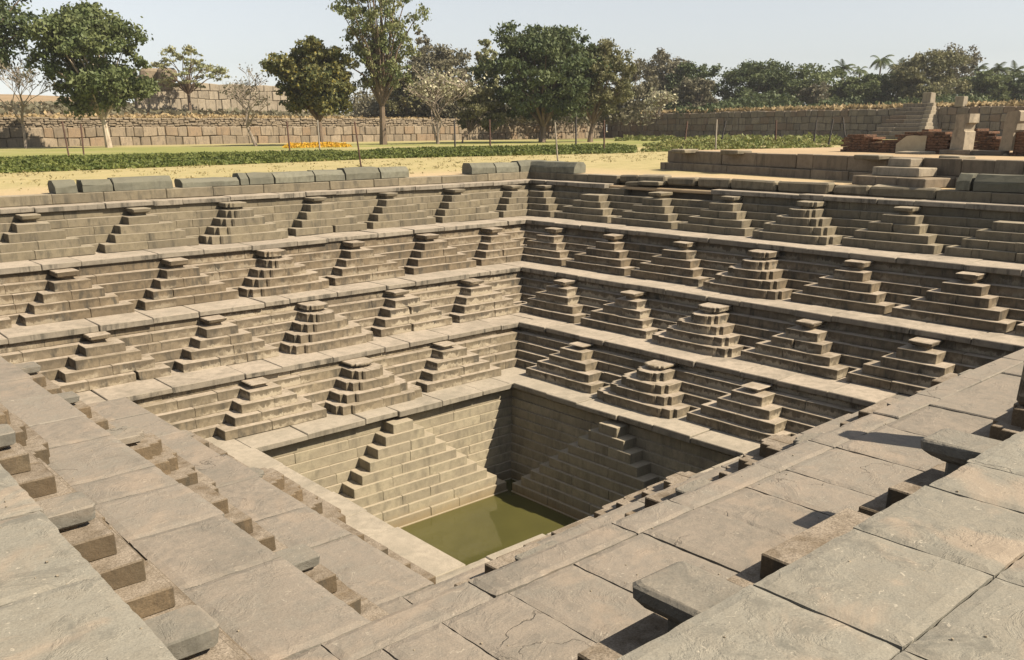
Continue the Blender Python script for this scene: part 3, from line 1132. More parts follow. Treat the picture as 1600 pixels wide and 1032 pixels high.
g = Geo()
TZ = GZ + PLH - 0.012
g.add([pw(0.02, 0.2, TZ), pw(17.5, 0.2, TZ), pw(17.5, 40, TZ), pw(-1.0, 40, TZ - 0.62), pw(-0.4, 14, TZ)], [[0, 1, 2, 4], [4, 2, 3]])
g.add([pw(0.02, 0.2, TZ), pw(-0.4, 14, TZ), pw(-1.5, 14, GZ - 0.05), pw(-0.3, 0.2, GZ - 0.05)], [[0, 1, 2, 3]])
tag(g.build('terrace_ground', MAT['sand']), kind='structure')
# flat stones lying on the terrace
for n, (px, py, w, lab) in enumerate(((1070, 237, 0.7, 'flat grey stone lying on the platform edge near its left corner'), (1150, 239, 0.8, 'flat grey stone at the platform edge between the corner and the steps'),
                                 (1365, 246, 0.75, 'small dark stone block on the platform left of the steps'), (1430, 241, 0.9, 'flat pale slab lying before the plastered brick wall'),
                                 (1495, 248, 0.6, 'dark flat stone at the platform edge right of the steps'), (1555, 243, 0.9, 'flat grey slab lying before the right granite pillar'))):
    P = at_z(px, py, TZ)
    o = block('flat_stone', -w / 2, w / 2, -0.3, 0.3, -0.05, 0.07, MAT['pale'] if n in (3,) else MAT['top'], None, 0.025, 0.02)
    o.location = P
    o.rotation_euler[2] = pang + R(-.1, .1)
    tag(o, lab, 'stone', 'loose flat stones on the platform')

# ------------------------------------------------------------------ brick ruins and pillars
def ruin(x0, x1, y0, dep, tops, label, plaster=None):
    """ragged brick wall along the platform; tops = heights along its length"""
    ro = empty('brick_ruin', pw(x0, y0, TZ), pang)
    tag(ro, label, 'ruin', 'ruined brick walls on the platform')
    g = Geo()
    n = int((x1 - x0) / 0.23)
    ch = 0.075
    for i in range(n):
        xa = (x1 - x0) * i / n
        xb = (x1 - x0) * (i + 1) / n
        h = np.interp((i + .5) / n, np.linspace(0, 1, len(tops)), tops) + R(-.03, .03)
        rows = max(1, int(h / ch))
        for r in range(rows):
            off = 0.11 * (r % 2)
            g.box(xa + off + .004, xb + off - .004, R(-.012, .012), dep + R(-.01, .01), r * ch + .003, (r + 1) * ch - .003, 0.006)
    o = g.build('brickwork', MAT['brick'], ro)
    o['kind'] = 'stuff'
    if plaster:
        g = Geo()
        a, b, h0, h1 = plaster
        N = 9
        v = []
        for i in range(N + 1):
            x = a + (b - a) * i / N
            hh = h0 + (h1 - h0) * min(1, i / 3.0) + R(-.02, .02)
            v += [(x, -.035, -.02), (x, -.035, hh), (x, -.005, hh)]
        f = []
        for i in range(N):
            f.append([i * 3, i * 3 + 3, i * 3 + 4, i * 3 + 1])
            f.append([i * 3 + 1, i * 3 + 4, i * 3 + 5, i * 3 + 2])
        f.append([0, 1, 2]); f.append([N * 3, N * 3 + 2, N * 3 + 1])
        g.add(v, f)
        g.build('plaster_patch', MAT['plaster'], ro)
    return ro


def plane_x(px, yl):
    """local x on the platform where picture column px meets the line local y = yl"""
    d = ray(px, 230)
    n = np.array((-sn, c, 0))
    org = np.array(pw(0, yl, 0))
    t = ((org - CAM) @ n) / (d @ n)
    P = CAM + d * t
    return (P[0] - PA[0]) * c + (P[1] - PA[1]) * sn


BY = 3.4
x0, x1 = plane_x(1313, BY), plane_x(1480, BY)
ruin(x0, x1, BY, 0.55, [0.50, 0.56, 0.58, 0.40, 0.38, 0.42, 0.62, 0.66, 0.66, 0.62, 0.60], 'long low brick ruin with a pale plaster patch on the platform',
     (plane_x(1401, BY) - x0, plane_x(1447, BY) - x0, 0.25, 0.50))
x0, x1 = plane_x(1512, BY + 2.6), plane_x(1562, BY + 2.6)
ruin(x0, x1, BY + 2.6, 0.5, [0.66, 0.64, 0.62, 0.50, 0.42, 0.44], 'short dark brick ruin seen between the two granite pillars')
x0, x1 = plane_x(1577, BY), plane_x(1660, BY)
ruin(x0, x1, BY, 0.6, [0.60, 0.62, 0.60, 0.6], 'brick ruin at the right edge beyond the second pillar')
x0, x1 = plane_x(1478, BY), plane_x(1575, BY)
th = empty('door_sill', pw(x0, BY - 0.25, TZ), pang)
tag(th, 'long granite sill between the two pillars of the ruin', 'sill')
block('sill_stone', 0, (x1 - x0) * .52, 0, 0.35, 0, 0.13, MAT['granite_dark'], th, 0.015, 0.01)
block('sill_stone', (x1 - x0) * .52 + .01, (x1 - x0), 0, 0.35, 0, 0.12, MAT['granite_dark'], th, 0.015, 0.01)
for n, (pxa, pxb, h, lab) in enumerate(((1484, 1509, 0.94, 'left granite door pillar with a cut shoulder on the platform'), (1561, 1587, 1.0, 'right granite door pillar with a broken top on the platform'))):
    a, b = plane_x(pxa, BY - 0.1), plane_x(pxb, BY - 0.1)
    ro = empty('granite_pillar', pw(a, BY - 0.1, TZ + (0.13 if n == 0 else 0.125)), pang)
    tag(ro, lab, 'pillar', 'granite pillars of the ruin')
    w = b - a
    if n == 0: out = [(0, 0), (.86, 0), (.86, .50), (.74, .53), (.80, .72), (1.0, .75), (.98, 1.0), (.16, .98), (.14, .60), (.04, .50)]
    else: out = [(0, 0), (.74, 0), (.76, .46), (.88, .52), (.90, .68), (1.0, .74), (1.0, .96), (.86, 1.0), (.22, .97), (.12, .80), (.10, .45)]
    m = len(out)
    D_ = 0.40
    v = [(x * w + R(-.006, .006), y, z * h) for y in (0, D_) for x, z in out]
    f = [list(range(m)), list(range(m, 2 * m))[::-1]] + [[i, i + m, (i + 1) % m + m, (i + 1) % m] for i in range(m)]
    g = Geo()
    g.add(v, f)
    g.build('shaft', MAT['pale'], ro)

# ------------------------------------------------------------------ far granite walls
def far_wall(name, label, org, ang, length, htop, rows, mat, wmin, wmax, rubble=0.0):
    """org: base corner; local x along the wall, local y away from the viewer"""
    ro = empty(name, org, ang)
    tag(ro, label, 'wall', 'granite enclosure walls')
    n = len(rows)
    seeds = [R(0, 90) for _ in range(n + 1)]

    def bound(r, x):
        if r == 0: return -0.4
        return sum(rows[:r]) + 0.16 * mnoise.noise((x * 0.35, seeds[r], 0)) + (0.1 * mnoise.noise((x * 1.9, 7, seeds[r])) if r == n else 0)
    cnt = 0
    for r in range(n):
        x = 0.0
        while x < length:
            w = R(wmin, wmax)
            xb = min(length, x + w)
            if length - xb < 0.4: xb = length
            y = R(-.09, .05)
            ja, jb = R(-.10, .10), R(-.10, .10)
            cor = np.array([(((x + .02 + (0), xb - .02)[i]), (y, 0.6)[j], ((bound(r, (x, xb)[i]) + .015, bound(r + 1, (x, xb)[i]) - .015)[k])) for i, j, k in BITS])
            cor[:, 2] += np.where(cor[:, 2] > 1e9, 0, 0)
            link('wall_stone', hex_mesh('wall_stone', cor, 0.06, 0.035), mat, ro)
            cnt += 1
            x = xb
    if rubble > 0:
        g = Geo()
        z0 = sum(rows)
        for lay in range(5):
            x = 0
            hh = rubble / 5
            while x < length:
                w = R(.3, .85)
                za = z0 - 0.1 + lay * hh + R(-.05, .05)
                g.hexa(box_corners(x + .015, x + w - .015, R(-.04, .1), 0.6, za, za + hh * R(.8, 1.05)), 0.05, 0.04)
                x += w
        o = g.build('rubble_courses', mat, ro)
        o['kind'] = 'stuff'
    g = Geo()
    g.box(0, length, 0.25, 0.9, -0.4, sum(rows) + rubble - 0.25, 0.02)
    g.build('core', MAT['earth'], ro)
    return ro


CX = float(at(948, 217, 1)[0] - CAM[0]); 
dcorner = ray(948, 217)
tt = (88.0 - CAM[1]) / dcorner[1]
CXW = CAM[0] + dcorner[0] * tt          # corner of the enclosure
XL0 = -6.0
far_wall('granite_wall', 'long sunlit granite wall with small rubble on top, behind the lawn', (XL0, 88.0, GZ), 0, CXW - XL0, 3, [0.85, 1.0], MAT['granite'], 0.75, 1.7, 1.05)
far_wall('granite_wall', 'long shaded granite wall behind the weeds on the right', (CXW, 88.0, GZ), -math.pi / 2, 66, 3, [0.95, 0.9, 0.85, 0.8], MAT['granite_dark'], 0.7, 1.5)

# stairs climbing the right-hand wall
dS = ray(1455, 212)
tS = (CXW - 0.5 - CAM[0]) / dS[0]
ys = CAM[1] + dS[1] * tS
dS2 = ray(1383, 212)
ys2 = CAM[1] + dS2[1] * ((CXW - 0.5 - CAM[0]) / dS2[0])
ro = empty('granite_stair', (CXW, (ys + ys2) / 2, GZ), -math.pi / 2)
tag(ro, 'granite stair climbing the shaded wall with a stepped side wall', 'stair')
hw = (ys2 - ys) / 2
for k in range(9):
    dpt = 4.3 - k * 0.45
    z0 = k * 0.44
    half = hw - k * 0.10
    js = cuts(-half - 0.2 + k * .16, half, half * 0.9)
    for q in range(len(js) - 1):
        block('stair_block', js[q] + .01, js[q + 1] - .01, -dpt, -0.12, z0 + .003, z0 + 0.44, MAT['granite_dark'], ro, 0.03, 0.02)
    block('side_block', half + 0.02, half + 0.75, -dpt - 0.1, -0.12, z0 + .003, z0 + 0.52 - (0 if k < 8 else 0.04), MAT['pale'], ro, 0.03, 0.02)
for (px, lab) in ((1447, 'square pale block standing on top of the granite stair'), (1498, 'small pale block standing on the shaded wall right of the stair')):
    d = ray(px, 175)
    t = (CXW + 0.2 - CAM[0]) / d[0]
    P = CAM + d * t
    o = block('wall_block', -0.6, 0.6, -0.5, 0.5, 0, 1.15, MAT['pale'], None, 0.04, 0.03)
    o.location = (CXW + 0.5, P[1], GZ + (4.0 if px < 1460 else 3.5))
    tag(o, lab, 'stone block')

# ------------------------------------------------------------------ hillside behind the walls
g = Geo()


def hill_z(x, y):
    t = max(0, min(1, (y - 88) / 45))
    left = 1 - max(0, min(1, (x - 40) / 55))
    zz = GZ + 2.5 + left * t * 2.6
    k = max(0, min(1, (y - 135) / 40))
    zz += left * k * 3.0
    return zz + 0.25 * mnoise.noise((x * 0.12, y * 0.12, 3))


xs = np.linspace(-60, CXW + 0.3, 40)
ysx = np.linspace(88.7, 260, 34)
v = [(x, y, hill_z(x, y)) for y in ysx for x in xs]
W = len(xs)
f = [[j * W + i, j * W + i + 1, (j + 1) * W + i + 1, (j + 1) * W + i] for j in range(len(ysx) - 1) for i in range(W - 1)]
g.add(v, f)
tag(g.build('hillside', MAT['hill'], smooth=True), kind='structure')
g = Geo()
xs = np.linspace(CXW + 0.65, CXW + 260, 30)
ysx = np.linspace(-60, 260, 40)
v = [(x, y, GZ + 3.2 + 0.2 * mnoise.noise((x * 0.1, y * 0.1, 8))) for y in ysx for x in xs]
W = len(xs)
f = [[j * W + i, j * W + i + 1, (j + 1) * W + i + 1, (j + 1) * W + i] for j in range(len(ysx) - 1) for i in range(W - 1)]
g.add(v, f)
tag(g.build('upper_ground', MAT['hill'], smooth=True), kind='structure')

# pale wall high on the hillside with boulders
org = at(215, 166, 112)
far_wall('hill_wall', 'pale granite wall high on the hillside behind the small tree', (org[0], org[1], org[2] - 0.2), 0.0, 24, 3, [1.15, 1.05, 0.9], MAT['pale'], 0.8, 1.6)
for n, (px, py, w) in enumerate(((238, 117, 1.6), (262, 118, 1.2), (225, 128, 1.0))):
    P = at(px, py, 113)
    cor = box_corners(-w, w, -0.6, 0.6, -0.9, 0.8)
    o = link('boulder', hex_mesh('boulder', cor, 0.35, 0.18), MAT['granite'])
    o.location = P
    tag(o, ['largest brown boulder topping the pale hillside wall', 'boulder right of the largest one on the hillside wall', 'low boulder left of the others on the hillside wall'][n], 'boulder', 'boulders on the hillside wall')
for n, px in enumerate((1038, 1052, 1066, 1084)):
    d = ray(px, 178)
    P = CAM + d * ((CXW + 6 - CAM[0]) / d[0])
    o = block('cut_stone', -0.6, 0.6, -0.5, 0.5, 0, [1.1, 1.0, 1.5, 1.2][n], MAT['pale'], None, 0.05, 0.06)
    o.location = (P[0], P[1], GZ + 3.15)
    o.rotation_euler[2] = -0.8 + R(-.2, .2)
    tag(o, ['leftmost pale cut stone in dry grass on the shaded wall', 'second pale cut stone from left in dry grass on shaded wall', 'tallest pale cut stone in dry grass on shaded wall', 'rightmost of the clustered pale cut stones on shaded wall'][n], 'stone', 'cut stones above the shaded wall')

# ------------------------------------------------------------------ vegetation
def leaf_quads(cen, size, elong=1.6, droop=0.0):
    n = len(cen)
    d = RNG.normal(size=(n, 3))
    if droop: d[:, 2] = -np.abs(d[:, 2]) * droop - 0.3
    d /= np.linalg.norm(d, axis=1)[:, None]
    e = RNG.normal(size=(n, 3))
    e -= (e * d).sum(1)[:, None] * d
    e /= np.linalg.norm(e, axis=1)[:, None]
    s = size * RNG.uniform(0.6, 1.4, n)[:, None]
    a, b = d * s * elong * 0.5, e * s * 0.5
    return np.stack([cen - a, cen + b, cen + a, cen - b], 1)


def blob_points(c, rad, n, shell=0.55):
    d = RNG.normal(size=(n, 3))
    d /= np.linalg.norm(d, axis=1)[:, None]
    r = RNG.uniform(shell ** 3, 1, n) ** (1 / 3)
    r *= RNG.uniform(0.72, 1.12, n)
    return np.asarray(c) + d * r[:, None] * np.asarray(rad)


def tree(name, label, px, py_base, D, top, halfw, bottom, leaf, bark, blobs=22, leaves=7000, size=0.34, trunk_r=0.25, lean=0.0,
         droop=0.0, shape='round', group='trees behind the lawn', base=None, branch=0.12, splay=1.0, extra=None, fill=0.9, cat='tree', blobr=(0.26, 0.42)):
    """px, py_base: foot in the picture at depth D; top/bottom: crown limits (picture rows); halfw: crown half width in pixels"""
    B = at(px, py_base, D) if base is None else np.array(base)
    k = D / FPX
    zt = CAM[2] + (HOR - top) * k
    zb = CAM[2] + (HOR - bottom) * k
    hw_ = halfw * k
    ro = empty(name, B)
    tag(ro, label, cat, group)
    cz = (zt + zb) / 2 - B[2]
    hh = (zt - zb) / 2
    cx = lean * k
    cen, rads = [], []
    golden = math.pi * (3 - math.sqrt(5))
    for i in range(blobs):
        u = -0.92 + 1.84 * (i + 0.5) / blobs
        th = i * golden + R(-.3, .3)
        if shape == 'tall': prof = (1 - abs(u) ** 2.2) ** 0.5 * (0.8 + 0.2 * math.sin(u * 6))
        elif shape == 'umbrella': prof = math.sqrt(max(0.02, 1 - max(0, u) ** 2)) * (1.0 if u > -0.5 else 0.7)
        else: prof = math.sqrt(max(0.03, 1 - abs(u) ** 2.4))
        rr = R(0.35, 0.98) * prof
        p = np.array((cx + math.cos(th) * rr * hw_, math.sin(th) * rr * hw_ * 0.85, cz + u * hh * 0.84 + R(-.06, .06) * hh))
        b = R(*blobr) * (R(.55, .85) if i % 3 == 0 else 1.0)
        cen.append(p)
        rads.append(np.array((hw_ * b, hw_ * b * 0.9, min(hw_, hh) * b * R(0.55, 0.85))))
    pts = []
    tot = sum(r[0] * r[1] for r in rads)
    for p, r in zip(cen, rads):
        n = int(2.1 * leaves * r[0] * r[1] / tot * fill)
        # sub-clumps inside each clump give light and dark tufts
        m = max(3, n // 40)
        sub = blob_points(p, r, m, 0.5)
        idx = RNG.integers(0, m, n)
        pts.append(sub[idx] + RNG.normal(size=(n, 3)) * (r * 0.20))
    pts = np.concatenate(pts)
    V = leaf_quads(pts, size * 0.62, 1.7, droop)
    o = link('crown', quads_mesh('crown', V), leaf, ro)
    # trunk and limbs
    g = Geo()
    fork = np.array((cx * 0.35, 0, max(0.8, (zb - B[2]) * 0.85)))
    g.tube([(0, 0, -0.3), (cx * .1 + R(-.1, .1), R(-.1, .1), fork[2] * .5), fork], [trunk_r * 1.35, trunk_r, trunk_r * .85], 8)
    for p in cen[::1]:
        mid = fork + (p - fork) * 0.5 + np.array((R(-.3, .3), R(-.3, .3), 0.15 * hh)) * splay
        g.tube([fork, mid, p], [trunk_r * .55, trunk_r * .3, trunk_r * .1], 5)
    g.build('trunk', bark, ro)
    return ro


def bare_tree(name, label, px, py, D, height_px, spread, bark, depth=5, r0=0.16, lean=(0, 0), tufts=None, tuft_n=6, tuft_size=0.22, group='trees behind the lawn', stems=1, ratio=0.72, ang=0.6, twig=0.016, cat='tree'):
    B = at(px, py, D)
    k = D / FPX
    H = height_px * k
    ro = empty(name, B)
    tag(ro, label, cat, group)
    g = Geo()
    tips = []
    L0 = H / sum(ratio ** i for i in range(depth + 1)) * 1.12

    def grow(p, d, L, r, lev):
        d = d / np.linalg.norm(d)
        bend = np.array((R(-.16, .16), R(-.16, .16), R(-.02, .12)))
        m = p + d * L * .5 + bend * L * .5
        q = p + d * L + bend * L * .4
        g.tube([p, m, q], [r, max(twig, r * .82), max(twig, r * .66)], 6 if lev < 2 else 4 if lev < 3 else 3)
        if lev >= depth:
            tips.append(q)
            return
        for c_ in range(3 if lev > 0 or depth < 4 else 3):
            a = R(0, 2 * math.pi)
            ax = np.array((math.cos(a), math.sin(a), 0))
            nd = d * math.cos(ang) + ax * math.sin(ang) * spread * R(.6, 1.2) + np.array((0, 0, 0.12))
            grow(q, nd, L * ratio * R(.75, 1.2), max(twig, r * .58), lev + 1)
    for sidx in range(stems):
        d0 = np.array((lean[0] + (0 if stems == 1 else R(-.35, .35)), lean[1] + (0 if stems == 1 else R(-.3, .3)), 1.0))
        grow(np.array((R(-.12, .12) * (stems > 1), R(-.1, .1) * (stems > 1), -0.2)), d0, L0, r0, 0)
    g.build('branches', bark, ro)
    if tufts is not None:
        T = np.array(tips)
        pts = np.repeat(T, tuft_n, 0) + RNG.normal(size=(len(T) * tuft_n, 3)) * tuft_size * 1.1
        link('blossom' if tufts is MAT['blossom'] else 'leaves', quads_mesh('leaves', leaf_quads(pts, tuft_size, 1.3)), tufts, ro)
    return ro


# foreground row of trees along the left wall
tree('broad_tree', 'dark broad tree cut off by the left edge', -6, 226, 80, -55, 128, 118, MAT['lf_dark'], MAT['bark'], 26, 9000, 0.36, 0.35, base=at(-35, 229, 80))
tree('broad_tree', 'big bushy green tree with pale forked trunk at left', 150, 228, 82, 10, 82, 178, MAT['lf_mid'], MAT['bark_pale'], 38, 13000, 0.34, 0.26, lean=-8, base=at(170, 228, 82), blobr=(0.24, 0.40))
bare_tree('bare_tree', 'leafless grey bush tree below the dark tree at left', 40, 229, 80, 116, 1.15, MAT['bark_grey'], 5, 0.15, ratio=0.80, ang=0.62, twig=0.020, tufts=MAT['lf_grey'], tuft_n=2, tuft_size=0.14)
tree('small_tree', 'small airy light green tree standing alone on the hillside', 297, 172, 112, 76, 58, 143, MAT['lf_light'], MAT['bark'], 24, 2600, 0.27, 0.20, shape='umbrella', group='trees on the hillside', splay=1.5, blobr=(0.18, 0.30))
bare_tree('bare_tree', 'twisted leafless tree with leaning grey trunk left of yellow-flecked tree', 400, 226, 84, 105, 1.35, MAT['bark_grey'], 5, 0.17, lean=(-.38, 0.1), ratio=0.80, ang=0.66, twig=0.022, tufts=MAT['lf_grey'], tuft_n=2, tuft_size=0.14)
tree('flowering_tree', 'dense rounded dark tree flecked with yellow flowers', 503, 224, 86, 70, 68, 184, MAT['lf_yellow'], MAT['bark'], 34, 12000, 0.34, 0.24, lean=-6, blobr=(0.26, 0.40))
tree('tall_tree', 'tallest slender tree with hanging leaves rising out of the picture', 599, 224, 88, -45, 76, 158, MAT['lf_tall'], MAT['bark'], 52, 7600, 0.28, 0.30, droop=1.3, shape='tall', lean=2, blobr=(0.18, 0.34), fill=0.75)
bare_tree('frangipani', 'rounded frangipani with cream blossoms right of the tallest tree', 685, 223, 90, 108, 1.5, MAT['bark_grey'], 4, 0.11, ratio=0.82, ang=0.72, stems=4, twig=0.03, tufts=MAT['blossom'], tuft_n=3, tuft_size=0.22)
tree('drooping_tree', 'small drooping green tree in front of the big dark tree', 722, 221, 92, 132, 50, 205, MAT['lf_olive'], MAT['bark'], 18, 4200, 0.26, 0.12, droop=1.6, lean=40, group='trees behind the lawn')
tree('broad_tree', 'biggest dark spreading tree near the middle of the lawn', 847, 220, 95, 46, 98, 196, MAT['lf_dark'], MAT['bark'], 46, 17000, 0.34, 0.32, droop=0.7, lean=8, blobr=(0.26, 0.40))
tree('broad_tree', 'olive tree with dark thin trunk right of the biggest tree', 922, 218, 97, 70, 62, 192, MAT['lf_olive'], MAT['bark'], 30, 6500, 0.30, 0.24, lean=14, droop=0.7, blobr=(0.22, 0.36))
tree('bushy_tree', 'yellowish bushy tree where the two granite walls meet', 985, 180, 125, 105, 38, 186, MAT['lf_grey'], MAT['bark'], 16, 3500, 0.34, 0.2, base=at(985, 182, 125), group='trees beyond the walls')

# trees beyond the walls, one by one
beyond = [
    ('grey-brown leafless-looking tree behind the frangipani', 690, 178, 128, 84, 66, 'lf_grey', 5000),
    ('bare pale treetop showing above the grey-brown tree', 668, 178, 135, 52, 26, 'lf_grey', 900),
    ('light green treetop left of the biggest dark tree', 763, 182, 130, 70, 26, 'lf_light', 1800),
    ('dim olive tree between the tallest tree and the frangipani', 636, 178, 126, 122, 34, 'lf_olive', 3000),
    ('grey-green rounded tree right of the olive tree', 1035, 184, 150, 92, 48, 'lf_grey', 5000),
    ('dark green tree just right of the grey-green one', 1078, 186, 148, 110, 42, 'lf_dark', 4500),
    ('grey thorny tree with pale trunk above cut stones', 1088, 188, 136, 130, 34, 'lf_grey', 3200),
    ('darkest tall tree left of centre in the far right wood', 1178, 186, 150, 108, 62, 'lf_dark', 8000),
    ('wide flat-topped green tree in the far right wood', 1265, 186, 152, 116, 66, 'lf_mid', 7000),
    ('grey-brown thicket below the flat-topped tree', 1272, 184, 138, 140, 26, 'lf_grey', 2200),
    ('low dark green tree below the palms', 1340, 184, 150, 130, 52, 'lf_mid', 5500),
    ('dark tree right under the tallest palm', 1388, 182, 148, 127, 44, 'lf_dark', 5000),
    ('light olive thin-leaved tree above the granite stair', 1440, 178, 142, 96, 60, 'lf_olive', 6500),
    ('tall grey-green treetop behind the light olive tree', 1478, 178, 152, 88, 44, 'lf_grey', 3500),
    ('dark bushy tree right of the light olive tree', 1535, 176, 146, 124, 44, 'lf_mid', 5500),
    ('dark tree cut off by the right edge', 1605, 176, 146, 128, 46, 'lf_dark', 4500),
]
for (lab, px, pb, D, top, hwp, lf, n) in beyond:
    tree('far_tree', lab, px, pb, D, top - 5, hwp * 1.1, pb + 6, MAT[lf], MAT['bark_grey'], 26, int(n * 1.4), 0.40, 0.2, group='trees beyond the walls', shape='umbrella' if hwp > 55 else 'round', droop=0.4, blobr=(0.26, 0.42))


pts = []
for k in range(80):
    px_ = 1000 + 660 * random.random()
    P = at(px_, 190, R(128, 150))
    hh = R(0.8, 4.6) * (0.6 + 0.4 * mnoise.noise((px_ * 0.02, 0, 3)))
    pts.append(blob_points((P[0], P[1], GZ + 3.2 + hh * .45), (R(2, 4), R(2, 4), hh * .6), 420, 0.3))
pts = np.concatenate(pts)
tag(link('thicket', quads_mesh('thicket', leaf_quads(pts, 0.30, 1.7)), MAT['lf_dark']), 'continuous dark undergrowth of the far wood on the right', 'thicket', kind='stuff')
pts = []
for k in range(60):
    px_ = R(560, 1010)
    P = at(px_, 190, R(122, 140))
    hh = R(2.0, 5.0)
    pts.append(blob_points((P[0], P[1], hill_z(P[0], P[1]) + hh * .4), (R(2, 3.5), R(2, 3.5), hh * .6), 350, 0.3))
pts = np.concatenate(pts)
tag(link('thicket', quads_mesh('thicket', leaf_quads(pts, 0.30, 1.7)), MAT['lf_grey']), 'grey-brown brush behind the sunlit wall and the lawn trees', 'thicket', kind='stuff')


def palm(label, px, py_top, D, rpx):
    k = D / FPX
    T = at(px, py_top, D)
    ro = empty('palm_tree', (T[0], T[1], GZ + 3.2))
    tag(ro, label, 'palm', 'coconut palms above the far wood')
    h = T[2] - GZ - 3.2
    g = Geo()
    g.tube([(0.4, 0, 0), (0.1, 0.1, h * .5), (0, 0, h)], [0.22, 0.17, 0.14], 6)
    g.build('trunk', MAT['bark_grey'], ro)
    quads = []
    Rr = rpx * k
    for i in range(18):
        a = 2 * math.pi * i / 18 + R(-.2, .2)
        el = R(-0.1, 1.15)
        d = np.array((math.cos(a) * math.cos(el), math.sin(a) * math.cos(el), math.sin(el)))
        p = np.array((0, 0, h), float)
        sdir = np.cross(d, (0, 0, 1.0)); sdir /= np.linalg.norm(sdir) + 1e-6
        n = 9
        for j in range(n):
            q = p + d * Rr / n
            d = d + np.array((0.06, 0, -0.20)); d /= np.linalg.norm(d)
            w = Rr * 0.26 * (1 - abs(j / n - .35))
            for sg in (-1, 1):
                tip = (p + q) / 2 + sdir * sg * w + np.array((0, 0, -w * .55)) + d * w * .5
                quads.append([p, q, tip + d * .05, tip])
            p = q
    link('fronds', quads_mesh('fronds', np.array(quads)), MAT['lf_dark'], ro)


for lab, px, py, r in (('leftmost coconut palm above the far wood', 1318, 113, 16), ('small palm just right of the leftmost palm', 1344, 115, 13),
                       ('tallest coconut palm above the far wood', 1377, 101, 17), ('palm just right of the tallest palm', 1407, 112, 17),
                       ('small palm half hidden right of the olive tree', 1528, 115, 14), ('palm near the right edge, left of the last one', 1560, 114, 17), ('rightmost palm leaning at the right edge', 1586, 117, 18)):
    palm(lab, px, py - 5, 162, r * 1.3)

bare_tree('blossom_bush', 'white-flowering bush above the meeting corner of the walls', 1030, 180, 118, 34, 1.5, MAT['bark_grey'], 4, 0.12, stems=3, ratio=0.85, ang=0.7, twig=0.03, tufts=MAT['blossom'], tuft_n=2, tuft_size=0.26, group='trees beyond the walls', cat='bush')


# hedge, weeds and flowers
def foliage_strip(name, label, poly, h, n, size, mat, ragged=0.25, cat='hedge', kind='stuff', dens=None):
    """leaf mass over a ground quad given as four world corners (near-left, near-right, far-right, far-left)"""
    a, b, c_, d = [np.array(p, float) for p in poly]
    u, v = RNG.uniform(0, 1, n), RNG.uniform(0, 1, n)
    P = (a[None] * ((1 - u) * (1 - v))[:, None] + b[None] * (u * (1 - v))[:, None] + c_[None] * (u * v)[:, None] + d[None] * ((1 - u) * v)[:, None])
    hh = np.array([h * (0.75 + ragged * mnoise.noise((p[0] * .7, p[1] * .7, 2)) + 0.5 * ragged * mnoise.noise((p[0] * 2.7, p[1] * 2.7, 5))) for p in P])
    keep = np.ones(n, bool)
    if dens is not None:
        keep = np.array([mnoise.noise((p[0] * .35, p[1] * .35, 11)) > dens for p in P])
    edge = np.clip(np.minimum(np.minimum(u, 1 - u) * 14, np.minimum(v, 1 - v) * 5), 0.35, 1)
    P[:, 2] += RNG.uniform(0.0, 1, n) ** 0.5 * hh * edge
    P[:, :2] += RNG.normal(size=(n, 2)) * 0.12
    V = leaf_quads(P[keep], size, 1.9)
    o = link(name, quads_mesh(name, V), mat)
    tag(o, label, cat, kind=kind)
    return o


G = lambda px, py: at_z(px, py, GZ)
foliage_strip('hedge', 'long low clipped green hedge across the lawn', [G(-60, 274), G(560, 250), G(560, 239), G(-60, 252)], 0.30, 60000, 0.10, MAT['lf_hedge'], 0.35)
foliage_strip('hedge', 'low green hedge continuing behind the coping toward the platform', [G(560, 249), G(990, 239.5), G(990, 229.5), G(560, 239)], 0.34, 50000, 0.12, MAT['lf_hedge'], 0.35)
foliage_strip('weeds', 'patchy bright weeds between the hedge gap and brick ruin', [G(1006, 238), G(1320, 231), G(1320, 219), G(1006, 227)], 0.42, 22000, 0.14, MAT['lf_weed'], 1.0, 'weeds', dens=0.02)
foliage_strip('weeds', 'thin weeds along the foot of the shaded wall', [G(960, 221), G(1330, 221), G(1330, 217.5), G(960, 218)], 0.5, 3000, 0.35, MAT['lf_weed'], 0.6, 'weeds', dens=0.05)
foliage_strip('flower_bed', 'bed of golden flowers on the lawn before the flowering tree', [G(446, 232), G(545, 230.5), G(545, 227.5), G(446, 229)], 0.40, 2600, 0.11, MAT['gold'], 0.3, 'flower bed')
cl = np.stack([RNG.uniform(-6, 34, 1500), RNG.uniform(12.4, 46, 1500)], 1)
cl = cl[[not (p[0] > PA[0] - 1 and p[1] < PA[1] + 6) for p in cl]]
pts = np.repeat(cl, 7, 0) + RNG.normal(size=(len(cl) * 7, 2)) * 0.11
pts = np.concatenate([pts, (GZ + RNG.uniform(0.0, 0.05, len(pts)))[:, None]], 1)
tag(link('grass_tufts', quads_mesh('grass_tufts', leaf_quads(pts, 0.040, 2.4)), MAT['straw']), 'scattered dry grass tufts on the lawn near the kerb', 'grass', kind='stuff')
